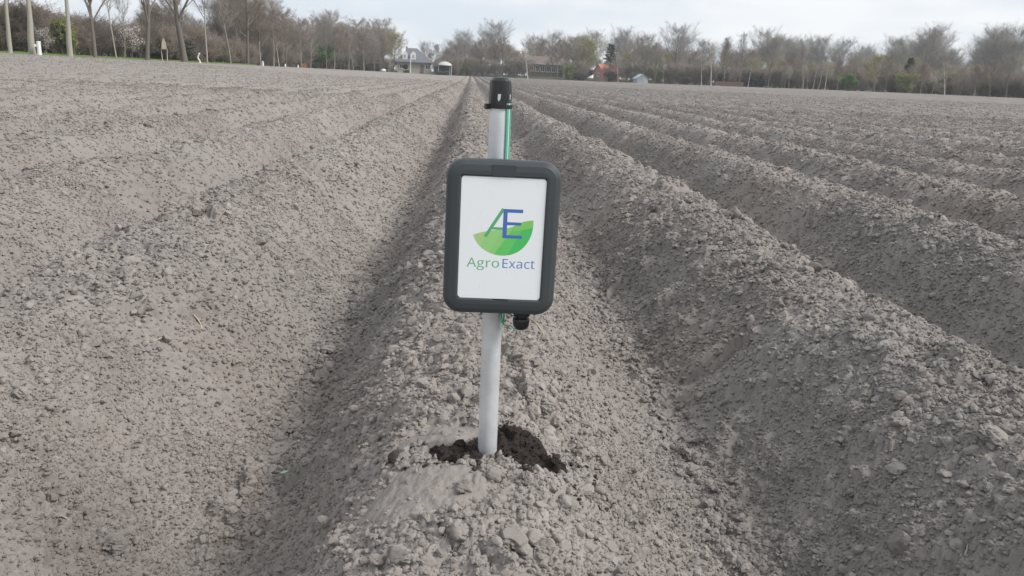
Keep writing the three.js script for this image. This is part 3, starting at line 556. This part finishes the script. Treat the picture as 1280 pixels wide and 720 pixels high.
{ // box on two legs
  const [p, t] = place(206, 73, 0.08), g = thing('raised_box', 'pale wooden box with a pointed top on two thin legs among the trees', 'animal feeder', p, t);
  for (const x of [-0.17, 0.17]) mesh('leg', new THREE.CylinderGeometry(0.035, 0.045, 1.05, 7).rotateZ(-x * 0.25).translate(x * 1.15, 0.5, 0), paint.paleWood, g);
  mesh('box', prism([[-0.19, 1.0], [0.19, 1.0], [0.16, 1.5], [0.0, 1.85], [-0.16, 1.5]], 0.3, -0.15), paint.paleWood, g);
  mesh('floor_board', box(0.46, 0.04, 0.36, 0, 0.96, 0), paint.wood, g);
}
{ // white ornament
  const [p, t] = place(249, 80, 0.06), g = thing('garden_ornament', 'small bent white ornament at the foot of the trees', 'ornament', p, t);
  const c = new THREE.CatmullRomCurve3([V(0.06, 0, 0), V(0.04, 0.25, 0), V(-0.1, 0.45, 0), V(-0.06, 0.62, 0), V(0.02, 0.78, 0)]); mesh('body', new THREE.TubeGeometry(c, 16, 0.055, 8), paint.white, g);
  mesh('base', new THREE.CylinderGeometry(0.14, 0.17, 0.08, 10).translate(0.06, 0.04, 0), paint.post, g); mesh('head', new THREE.SphereGeometry(0.085, 10, 8).translate(0.03, 0.82, 0), paint.white, g);
}
{ const [p, t] = place(49.5, 54.5, 0.06), g = thing('white_post', 'stout white post standing on the grass beside the leaning trunk', 'post', p, t);
  mesh('shaft', new THREE.CylinderGeometry(0.105, 0.12, 0.74, 14).translate(0, 0.37, 0), paint.post, g); mesh('cap', new THREE.CylinderGeometry(0.095, 0.125, 0.05, 14).translate(0, 0.765, 0), paint.post, g); mesh('bracket', box(0.12, 0.13, 0.08, -0.15, 0.5, 0), paint.post, g); }
for (const [px, D, h, l] of [[328.5, 118, 0.62, 'largest white marker post at the field edge, left of the other two'], [356.5, 134, 0.45, 'middle white marker post at the field edge'], [372.5, 143, 0.45, 'white marker post beside the orange log pile']]) {
  const [p, t] = place(px, D, 0.05), g = thing('marker_post', l, 'post', p, t); mesh('shaft', new THREE.CylinderGeometry(0.10, 0.15, h, 10).translate(0, h / 2, 0), paint.white, g); mesh('top', new THREE.ConeGeometry(0.10, 0.1, 10).translate(0, h + 0.05, 0), paint.white, g);
}
{ const [p, t] = place(380, 145, 0.05), g = thing('log_pile', 'orange-brown log pile at the foot of the left-hand trees', 'log pile', p, t), R = rng(8);
  for (let r = 0; r < 4; r++) for (let k = 0; k < 6 - r; k++) mesh('log', new THREE.CylinderGeometry(0.105, 0.11, 0.9 + 0.2 * R(), 8).rotateX(Math.PI / 2).translate((k - (5 - r) / 2) * 0.215, 0.11 + r * 0.19, 0.1 * R()), paint.log, g); }
{ const [p, t] = place(911, 185.5, 0.05), g = thing('board_fence', 'low reddish-brown board fence behind the white birches', 'fence', p, t);
  for (let k = 0; k < 5; k++) mesh('post', box(0.1, 1.05, 0.1, -2.9 + k * 1.45, 0, -0.06), paint.brown, g);
  for (let k = 0; k < 4; k++) for (let r = 0; r < 4; r++) mesh('board', box(1.43, 0.2, 0.03, -2.175 + k * 1.45, 0.12 + r * 0.225, 0.01), std(0.24 + 0.03 * h2(k, r, 4), 0.15, 0.12), g); }

// ---------------------------------------------------------------- the soil sensor
{
  const g = thing('soil_sensor', 'grey-framed white sensor box on a pale metal pole in the middle ridge', 'soil sensor', [POLE[0], 0, -POLE[1]]);
  const cx = 0.0320 - POLE[0];                                // box centre across
  const rr = (w, h, r, C = THREE.Shape) => { const s = new C(), x = w / 2, y = h / 2; s.moveTo(-x + r, -y); s.lineTo(x - r, -y); s.absarc(x - r, -y + r, r, -Math.PI / 2, 0); s.lineTo(x, y - r); s.absarc(x - r, y - r, r, 0, Math.PI / 2); s.lineTo(-x + r, y); s.absarc(-x + r, y - r, r, Math.PI / 2, Math.PI); s.lineTo(-x, -y + r); s.absarc(-x + r, -y + r, r, Math.PI, 1.5 * Math.PI); return s; };
  // pole: galvanised tube, dull, with faint wear
  const zincN = grainMap(256, 430, 8), poleMat = std(0.60, 0.63, 0.64, 0.42, { metalness: 0.35, roughnessMap: null, bumpMap: zincN, bumpScale: 0.0001 });
  { const t = grainMap(256, 440, 4), d = t.image.data; for (let i = 0; i < d.length; i += 4) { const v = 222 + (d[i] - 128) * 0.12; d[i] = v; d[i + 1] = v * 1.005; d[i + 2] = v * 1.01; } t.colorSpace = THREE.SRGBColorSpace; t.repeat.set(1, 6); poleMat.map = t; poleMat.color.setRGB(0.86, 0.875, 0.88); }
  mesh('pole', new THREE.CylinderGeometry(0.0098, 0.0098, 0.45, 40, 1).translate(0, 0.135, 0), poleMat, g);
  // cap: black shrunk plastic held by a cable tie
  const cap = new THREE.LatheGeometry([[0, 0.0352], [0.003, 0.0350], [0.0074, 0.0340], [0.0076, 0.0337], [0.0102, 0.0304], [0.0103, 0.0300], [0.0108, 0.020], [0.0111, 0.008], [0.0112, 0.002], [0.0113, 0.0015], [0.0113, -0.003], [0.0100, -0.0032], [0.0099, 0]].map(([x, y]) => new THREE.Vector2(x, y)), 48);
  const cp = cap.attributes.position; for (let i = 0; i < cp.count; i++) { const x = cp.getX(i), y = cp.getY(i), z = cp.getZ(i), a = Math.atan2(z, x), r = 1 + 0.05 * Math.cos(a * 5 + y * 25 + 0.8) * sst(0.001, 0.006, y) + 0.035 * vn3(x * 260, y * 170, z * 260, 3); cp.setXYZ(i, x * r, y, z * r); }
  cap.computeVertexNormals();
  const black = new THREE.MeshPhysicalMaterial({ color: new THREE.Color().setRGB(0.012, 0.013, 0.016), roughness: 0.42, clearcoat: 0.15, clearcoatRoughness: 0.3 });
  const co = mesh('cap', cap.scale(0.94, 0.74, 0.94).translate(0, CAM_Y - 0.0255, 0), black, g);
  const tie = new THREE.CylinderGeometry(0.0114, 0.0114, 0.0036, 40, 1), tieMat = std(0.012, 0.012, 0.013, 0.45);
  mesh('cable_tie', tie.translate(0, CAM_Y - 0.0264, 0), tieMat, g);
  mesh('tie_head', new THREE.BoxGeometry(0.0036, 0.0050, 0.0048).rotateY(0.3).translate(-0.0122, CAM_Y - 0.0266, 0.0035), tieMat, g);
  // earth wire down the right of the pole, showing again under the box
  const wire = std(0.08, 0.42, 0.30, 0.5), wireW = std(0.62, 0.72, 0.68, 0.5), T3 = (p, r, n = 60) => new THREE.TubeGeometry(new THREE.CatmullRomCurve3(p.map((q) => V(...q))), n, r, 8);
  mesh('wire', T3([[0.0062, 0.352, 0.0084], [0.0066, 0.33, 0.0084], [0.0064, 0.295, 0.0084], [0.0068, 0.24, 0.0082], [0.0074, 0.18, 0.0074], [0.0084, 0.150, 0.0068], [0.0094, 0.1425, 0.009]], 0.0009), wire, g);
  mesh('wire', T3([[0.0094, 0.352, 0.0046], [0.0097, 0.33, 0.0046], [0.0095, 0.295, 0.0046], [0.0097, 0.24, 0.0046], [0.0104, 0.18, 0.0042], [0.0114, 0.150, 0.005], [0.0110, 0.138, 0.008]], 0.0009), wire, g);
  mesh('wire', T3([[0.0080, 0.352, 0.0068], [0.0083, 0.33, 0.0068], [0.0081, 0.27, 0.0068], [0.0086, 0.18, 0.0064], [0.0096, 0.152, 0.008]], 0.0008), wireW, g);
  mesh('wire_end', T3([[0.0092, 0.150, 0.0068], [0.0096, 0.1415, 0.0105], [0.0135, 0.1392, 0.012], [0.0185, 0.1385, 0.0125], [0.0235, 0.1345, 0.0145]], 0.0006), wire, g);
  mesh('wire_end', T3([[0.0094, 0.145, 0.009], [0.0080, 0.139, 0.0105], [0.0095, 0.133, 0.0115], [0.0112, 0.1300, 0.012]], 0.0006), wireW, g);
  // housing
  const frameTex = grainMap(256, 450, 16), grey = std(0.045, 0.054, 0.060, 0.48, { bumpMap: frameTex, bumpScale: 0.0003 });
  const housing = new THREE.Group(); housing.name = 'housing'; g.add(housing);
  housing.position.set(cx, 0.2308, 0.0105); housing.rotation.z = -0.010;
  const W = 0.1043, H = 0.1445, b = 0.0100;
  const back = new THREE.ExtrudeGeometry(rr(W - 0.004, H - 0.004, 0.015), { depth: 0.018, bevelEnabled: false, curveSegments: 14 });
  mesh('back_shell', back, grey, housing);
  const fs = rr(W - 2 * b, H - 2 * b, 0.0070); fs.holes.push(rr(0.0772 + 2 * 0.0016, 0.1138 + 2 * 0.0016, 0.0042, THREE.Path));
  const ring = new THREE.ExtrudeGeometry(fs, { depth: 0.0032, bevelEnabled: true, bevelSize: b, bevelThickness: 0.0052, bevelSegments: 3, curveSegments: 16 });
  { // narrow the bevel round the opening: the outer edge slopes widely, the inner one is crisp
    const q = ring.attributes.position, pw = 0.0772 / 2, ph = 0.1138 / 2; for (let i = 0; i < q.count; i++) { const x = q.getX(i), y = q.getY(i); if (Math.abs(x) < pw + 0.0017 && Math.abs(y) < ph + 0.0017) q.setXY(i, clamp(x, -1, 1) * (1 + (Math.abs(x) > pw - 0.012 ? Math.max(0, (pw - Math.abs(x)) / Math.abs(x)) : 0)), y * (1 + (Math.abs(y) > ph - 0.012 ? Math.max(0, (ph - Math.abs(y)) / Math.abs(y)) : 0))); }
    ring.computeVertexNormals(); }
  mesh('front_frame', ring.translate(0, 0, 0.0235), grey, housing);
  const zf = 0.0235 + 0.0032 + 0.0052;                        // front face of the frame
  // tab in the top of the frame and the two little release slots
  mesh('tab', new THREE.ExtrudeGeometry(rr(0.0212, 0.0100, 0.0006), { depth: 0.0009, bevelEnabled: true, bevelSize: 0.0003, bevelThickness: 0.0003, bevelSegments: 2 }).translate(0, H / 2 - 0.0093, zf - 0.0010), grey, housing);
  for (const y of [0.0581, -0.0581]) mesh('slot', box(0.014, 0.0012, 0.0016, 0.002, y, zf - 0.0009), std(0.008, 0.008, 0.009), housing);
  // panel with its print
  const cw = 768, ch = 1132, cv = document.createElement('canvas'); cv.width = cw; cv.height = ch; const c = cv.getContext('2d');
  c.fillStyle = '#edf1f3'; c.fillRect(0, 0, cw, ch);
  { const R = rng(61); for (let k = 0; k < 5200; k++) { c.fillStyle = `rgba(${110 + 60 * R() | 0},${105 + 60 * R() | 0},${95 + 60 * R() | 0},${0.05 + 0.16 * R() * R()})`; const r = 0.5 + 1.5 * R() * R(); c.beginPath(); c.arc(cw * R(), ch * R(), r, 0, 7); c.fill(); } }
  { const R = rng(62); for (let k = 0; k < 26; k++) { c.strokeStyle = `rgba(150,145,135,${0.04 + 0.08 * R()})`; c.lineWidth = 1 + 5 * R(); const x = cw * R(), y = ch * R(); c.beginPath(); c.moveTo(x, y); c.lineTo(x + 60 * (R() - 0.5), y + 120 * R()); c.stroke(); } }
  const X = (x) => (x - 113) / 342 * cw, Y = (y) => (y - 137) / 493 * ch;   // logo measured on an enlargement of the sign
  c.save(); c.beginPath(); c.moveTo(X(169), Y(370)); c.bezierCurveTo(X(225), Y(345), X(300), Y(350), X(345), Y(322)); c.quadraticCurveTo(X(370), Y(306), X(409), Y(303));
  c.bezierCurveTo(X(418), Y(372), X(375), Y(452), X(285), Y(450)); c.bezierCurveTo(X(225), Y(449), X(180), Y(410), X(169), Y(370)); c.closePath(); c.clip();
  c.fillStyle = '#8fd07c'; c.fillRect(0, 0, cw, ch);
  const band = (pts, col) => { c.fillStyle = col; c.beginPath(); pts.forEach(([x, y], i) => i ? c.lineTo(X(x), Y(y)) : c.moveTo(X(x), Y(y))); c.closePath(); c.fill(); };
  band([[150, 330], [240, 330], [190, 440], [150, 440]], '#a9cf8c'); band([[240, 330], [300, 320], [225, 460], [180, 450]], '#98d283');
  band([[335, 330], [420, 290], [420, 470], [240, 470]], '#67c868'); band([[388, 300], [430, 290], [430, 470], [300, 470]], '#4fc067'); band([[340, 320], [420, 290], [420, 330], [330, 352]], '#86c968');
  c.restore();
  c.lineCap = 'butt'; c.strokeStyle = '#5fae78'; c.lineWidth = 13 / 342 * cw; c.beginPath(); c.moveTo(X(217), Y(376)); c.lineTo(X(287), Y(262)); c.stroke();
  c.lineWidth = 10 / 342 * cw; c.beginPath(); c.moveTo(X(243), Y(341)); c.lineTo(X(290), Y(341)); c.stroke();
  c.fillStyle = '#4c70b4'; const R4 = (x, y, w, h) => c.fillRect(X(x), Y(y), w / 342 * cw, h / 493 * ch);
  R4(287, 262, 17, 117); R4(287, 262, 79, 14); R4(300, 314, 61, 12); R4(287, 366, 79, 13);
  c.font = '500 ' + Math.round(52 / 493 * ch) + 'px sans-serif'; c.textBaseline = 'alphabetic';
  const fit = (s, x0, x1, y, col) => { const w = c.measureText(s).width; c.save(); c.translate(X(x0), Y(y)); c.scale((X(x1) - X(x0)) / w, 1); c.fillStyle = col; c.fillText(s, 0, 0); c.restore(); };
  fit('Agro', 147, 283, 500, '#6db28a'); fit('Exact', 287, 426, 500, '#6783bc');
  const tex = new THREE.CanvasTexture(cv); tex.colorSpace = THREE.SRGBColorSpace; tex.anisotropy = 8;
  const pg = new THREE.ExtrudeGeometry(rr(0.0770, 0.1136, 0.0036), { depth: 0.0010, bevelEnabled: true, bevelSize: 0.0003, bevelThickness: 0.0003, bevelSegments: 2, curveSegments: 10 });
  { const q = pg.attributes.position, u = pg.attributes.uv; for (let i = 0; i < q.count; i++) u.setXY(i, q.getX(i) / 0.0776 + 0.5, q.getY(i) / 0.1142 + 0.5); }
  mesh('panel', pg.translate(0, 0, zf - 0.0024), new THREE.MeshStandardMaterial({ map: tex, roughness: 0.38 }), housing);
  mesh('panel_bed', box(0.086, 0.122, 0.002, 0, -0.061, zf - 0.0062), grey, housing);
  // cable gland under the box
  const gl = new THREE.Group(); gl.name = 'cable_gland'; gl.position.set(0.0547 - POLE[0], 0.2308 - H / 2 - 0.001, 0.026); g.add(gl);
  const gm = std(0.012, 0.013, 0.016, 0.4);
  mesh('locknut', new THREE.CylinderGeometry(0.0098, 0.0085, 0.0042, 6).translate(0, -0.0015, 0), gm, gl); mesh('thread', new THREE.CylinderGeometry(0.0058, 0.0058, 0.005, 20).translate(0, -0.0052, 0), gm, gl);
  mesh('dome_nut', new THREE.LatheGeometry([[0, -0.0178], [0.0035, -0.0176], [0.0060, -0.0166], [0.0076, -0.0135], [0.0083, -0.0085], [0.0080, -0.0062], [0.0066, -0.0056], [0, -0.0055]].map(([x, y]) => new THREE.Vector2(x, y)), 24), gm, gl);
}

// ---------------------------------------------------------------- loose clods, crumbs and litter on the soil
function clodGeo(seed, detail, angular, flat = 0.78) {
  const g = new THREE.IcosahedronGeometry(1, detail), q = g.attributes.position, R = rng(seed), cuts = [];
  for (let k = 0; k < 7 + 5 * angular; k++) cuts.push([V(R() - 0.5, R() - 0.5, R() - 0.5).normalize(), 0.62 + 0.3 * R()]);
  const v = V(0, 0, 0);
  for (let i = 0; i < q.count; i++) {
    v.fromBufferAttribute(q, i);
    let r = 1 + 0.36 * vn3(v.x * 1.3, v.y * 1.3, v.z * 1.3, seed) + 0.17 * vn3(v.x * 3.4, v.y * 3.4, v.z * 3.4, seed + 5) + 0.12 * vn3(v.x * 6, v.y * 6, v.z * 6, seed + 9) + (detail > 8 ? 0.06 * vn3(v.x * 17, v.y * 19, v.z * 19, seed + 14) : 0);
    for (const [n, c] of cuts) { const e = v.dot(n) * r; if (e > c) r *= lerp(1, c / e, angular); }
    q.setXYZ(i, v.x * r, v.y * r * flat, v.z * r);
  }
  g.computeVertexNormals(); const c = new Float32Array(q.count * 3).fill(1); g.setAttribute('color', new THREE.BufferAttribute(c, 3)); return g;
}
const clodMat = std(1, 1, 1, 1.0, { vertexColors: true, bumpMap: grain, bumpScale: 0.0003, name: 'soil clod' }); clodMat.specularIntensity = 0.2;
{
  const R = rng(1234), variants = [0.6, 0.85, 0.4, 0.95].map((a, i) => clodGeo(600 + i * 31, 5, a)), lists = variants.map(() => []), col = [0, 0, 0];
  const bands = [[0.46, 1.3, 210000, 0.0007, 0.0030, 0.0075], [1.3, 3, 190000, 0.0015, 0.0048, 0.012], [3, 7, 170000, 0.0032, 0.0078, 0.016], [7, 16, 140000, 0.006, 0.012, 0.022], [16, 60, 180000, 0.009, 0.019, 0.032]];
  for (const [d0, d1, n, r0, r1, r2] of bands) for (let k = 0; k < n; k++) {
    const d = Math.sqrt(lerp(d0 * d0, d1 * d1, R())), x = lerp(-0.66, 0.80, R()) * d + (R() - 0.5) * 0.2;
    if (x < -25.5) continue;
    const [, q] = ridge(x, d); let many = clamp(0.72 + 0.7 * vn(x * 4.1, d * 4.1, 30) + 0.5 * vn(x * 13, d * 13, 37));
    if (d > 12) many = 0.45 + 0.55 * many;
    many = Math.max(many, 0.58) * (1 - 0.15 * sst(0.3, 0.5, q) * sst(0.92, 0.75, q));
    const fur = sst(0.86, 0.97, q), wet = d < 1.2 ? damp(x, d) : 0, sm = smoothing(x, d)[0];
    if (R() > Math.max(many, fur * 0.95, wet * 0.9) || R() < sm * 0.95 * (1 - wet)) continue;
    const u = (R() - 0.03 * sst(0.5, 0.1, q)) * (1 - 0.035 * sst(0.25, 0.45, q) * sst(0.95, 0.8, q)), big = R(), r = (u < 0.95 && u > 0 ? lerp(r0, r1, Math.pow(R(), d > 1.3 ? 2.0 : 2.5)) : lerp(r1, r2 * (u < 0 ? 1.35 : 1), Math.pow(R(), 2.0))) * (1 + 0.5 * fur * big) * (wet > 0.5 ? 0.55 : 1);
    const s = d < 14 ? Math.max(0.0020 * (0.16 + d), 0.0029 * (d + 0.12) * 0.7) : 0.1;
    const [sx, sy] = soilAt(x, d, s), y = sy + r * (u < 0.95 && u > 0 ? (d > 1.3 ? -0.05 : -0.2) + 0.42 * R() : -0.40 + 0.4 * R());
    soilColor(x, d, s, col); const strewn = wet < 0.4 && Math.hypot((x - 0.05) / 0.13, (d - 0.785) / 0.075) < 1 && R() < 0.16; if (strewn) { col[0] = 0.05; col[1] = 0.043; col[2] = 0.039; }
    const tone = wet > 0.4 || strewn ? 0.6 + 0.9 * R() : (d > 1.6 ? 0.86 + 0.40 * R() : 0.93 + 0.24 * R());
    lists[Math.floor(R() * 4)].push([x + sx, y, d, r, tone, ...col, R(), R(), R()]);
  }
  lists.forEach((L, v) => {
    const im = new THREE.InstancedMesh(variants[v], clodMat, L.length), m = new THREE.Matrix4(), qn = new THREE.Quaternion(), c = new THREE.Color();
    L.forEach(([x, y, d, r, tone, a, b, e, f, h, w], i) => { qn.setFromEuler(new THREE.Euler((f - 0.5) * 0.9, h * 6.283, (w - 0.5) * 0.9)); im.setMatrixAt(i, m.compose(V(x, y, -d), qn, V(r * (0.85 + 0.5 * f), r * (0.8 + 0.3 * h), r * (0.85 + 0.3 * w)))); im.setColorAt(i, c.setRGB(a * tone, b * tone, e * tone)); });
    im.name = numbered('soil_crumbs'); im.castShadow = im.receiveShadow = true; scene.add(im);
    tag(im, ['loose rounded crumbs of dry soil strewn over the ridges', 'loose blocky crumbs of dry soil strewn over the ridges', 'loose smooth crumbs of dry soil strewn over the ridges', 'loose sharp-edged crumbs of dry soil strewn over the ridges'][v], null, null, 'stuff');
  });
}
function onSoil(px, py) {                                     // where a sight line through the photograph meets the soil
  const r = ray(px, py); let t = 0.35 / 1024, x = 0, d = 0; for (let k = 0; k < 4000; k++, t *= 1.0012) { x = r[0] * t; d = r[2] * t; if (CAM_Y + r[1] * t <= soil(x, d, 0.004)) break; }
  return [x, soil(x, d, 0.004), d, t * 1024];
}
// clods large enough to be picked out one by one: x, y and width in the photograph, tone, angular, flatness, label
const CLODS = [
  [1122, 584, 30, 1.02, 0.6, 0.6, 'large pale flat-topped clod alone on the flank of the right ridge'],
  [1113, 597, 13, 0.95, 0.4, 0.6, 'small clod tucked under the large pale flat-topped clod'],
  [246, 266, 15, 0.55, 0.7, 0.7, 'dark brown clod on the crest of the left ridge'],
  [852, 508, 13, 0.95, 0.3, 0.8, 'smooth round clod in the right furrow, the upper of a pair'],
  [862, 521, 14, 0.85, 0.3, 0.8, 'smooth round clod in the right furrow, the lower of a pair'],
  [643, 672, 44, 1.04, 0.95, 0.75, 'big angular block of dry soil at the bottom of the middle ridge'],
  [1124, 683, 34, 0.92, 0.8, 1.15, 'upright block of soil near the bottom right corner'],
  [1144, 686, 16, 1.0, 0.7, 0.8, 'pale square clod beside the upright block at the bottom right'],
  [307, 644, 9, 1.15, 0.3, 0.8, 'small pale pebble-like clod in the left furrow below the green leaf'],
  [371, 624, 17, 0.92, 0.5, 0.8, 'clod in the left furrow just right of the green leaf'],
  [1066, 616, 16, 0.95, 0.3, 0.85, 'smooth egg-shaped clod on the lower flank of the right ridge'],
  [144, 682, 32, 0.95, 0.5, 0.8, 'big rounded clod at the bottom of the left ridge'],
  [655, 603, 26, 0.93, 0.75, 1.2, 'upright tan chunk of soil just below the dark damp hole'],
  [1238, 541, 46, 1.05, 0.6, 0.6, 'broad rough clod on the right ridge by the right edge'],
  [724, 660, 14, 0.75, 0.3, 1.0, 'small dark oval clod to the right of the big angular block'],
  [580, 605, 26, 0.98, 0.5, 0.7, 'rounded crusty clod at the edge of the smooth trodden patch'],
  [868, 706, 34, 1.0, 0.5, 0.75, 'large pale clod at the bottom of the right furrow'],
  [410, 434, 22, 1.12, 0.4, 0.42, 'flat pale slab of soil in the left furrow'],
  [52, 640, 26, 1.0, 0.6, 0.75, 'rounded clod near the left edge on the left ridge'],
  [820, 262, 16, 0.6, 0.6, 0.8, 'dark clod high on the crest of the right ridge beside the sensor box'],
];
CLODS.forEach(([px, py, w, tone, ang, flat, label], i) => {
  const [x, y, d, z] = onSoil(px, py + w * 0.15), r = w / 1024 * z / 2.1, m = std(DRY[0] * tone, DRY[1] * tone * (tone < 0.7 ? 0.95 : 1), DRY[2] * tone * (tone < 0.7 ? 0.9 : 1), 1, { bumpMap: grain, bumpScale: 0.0006 }); m.specularIntensity = 0.2;
  const o = mesh('soil_clod', clodGeo(2000 + i * 17, 11, ang, flat), m); o.geometry.deleteAttribute('color'); o.scale.setScalar(r); o.position.set(x, y + r * flat * 0.25, -d); o.rotation.set(0, h2(i, 3, 8) * 6.28, (h2(i, 4, 8) - 0.5) * 0.4); tag(o, label, 'clod');
});
// bits of straw
const strawM = std(0.40, 0.35, 0.26, 0.7);
for (const [x0, y0, x1, y1, label] of [[658, 396, 680, 420, 'pale straw lying just right of the cable gland'], [75, 646, 91, 661, 'pale straw on the lower left ridge'], [242, 395, 253, 414, 'straw on the flank of the left ridge'], [1200, 706, 1209, 684, 'bent pale straw at the bottom right corner'], [180, 432, 205, 424, 'straw on the crest of the left ridge']]) {
  const a = onSoil(x0, y0), b = onSoil(x1, y1), c = onSoil((x0 + x1) / 2 + 2, (y0 + y1) / 2), up = 0.002, g = new THREE.TubeGeometry(new THREE.CatmullRomCurve3([V(a[0], a[1] + up, -a[2]), V(c[0], c[1] + up * 1.6, -c[2]), V(b[0], b[1] + up, -b[2])]), 14, 0.0008 * (a[3] / 0.9), 6);
  tag(mesh('straw', g, strawM), label, 'straw');
}
{ // the green leaf scrap in the left furrow
  const a = onSoil(344, 606), b = onSoil(370, 594), n = 14, P = [], I = [], A = V(a[0], a[1] + 0.009, -a[2]), B = V(b[0], b[1] + 0.012, -b[2]), dir = B.clone().sub(A), side = V(-dir.z, 0, dir.x).normalize();
  for (let k = 0; k <= n; k++) { const t = k / n, w = 0.0052 * Math.sin(Math.PI * (0.08 + 0.88 * t)); for (const s of [-1, -0.3, 0.3, 1]) { const p = A.clone().addScaledVector(dir, t).addScaledVector(side, s * w); P.push(p.x, p.y + 0.003 * s * s + 0.0025 * Math.sin(t * 7), p.z); } }
  for (let k = 0; k < n; k++) for (let s = 0; s < 3; s++) { const q = k * 4 + s; I.push(q, q + 1, q + 5, q, q + 5, q + 4); }
  const g = new THREE.BufferGeometry(); g.setAttribute('position', new THREE.Float32BufferAttribute(P, 3)); g.setIndex(I); g.computeVertexNormals();
  tag(mesh('leaf_scrap', g, new THREE.MeshPhysicalMaterial({ color: new THREE.Color().setRGB(0.46, 0.55, 0.45), roughness: 0.5, transmission: 0.25, thickness: 0, side: THREE.DoubleSide })), 'curled pale green leaf scrap lying in the left furrow', 'leaf');
}



renderer.render(scene, camera);
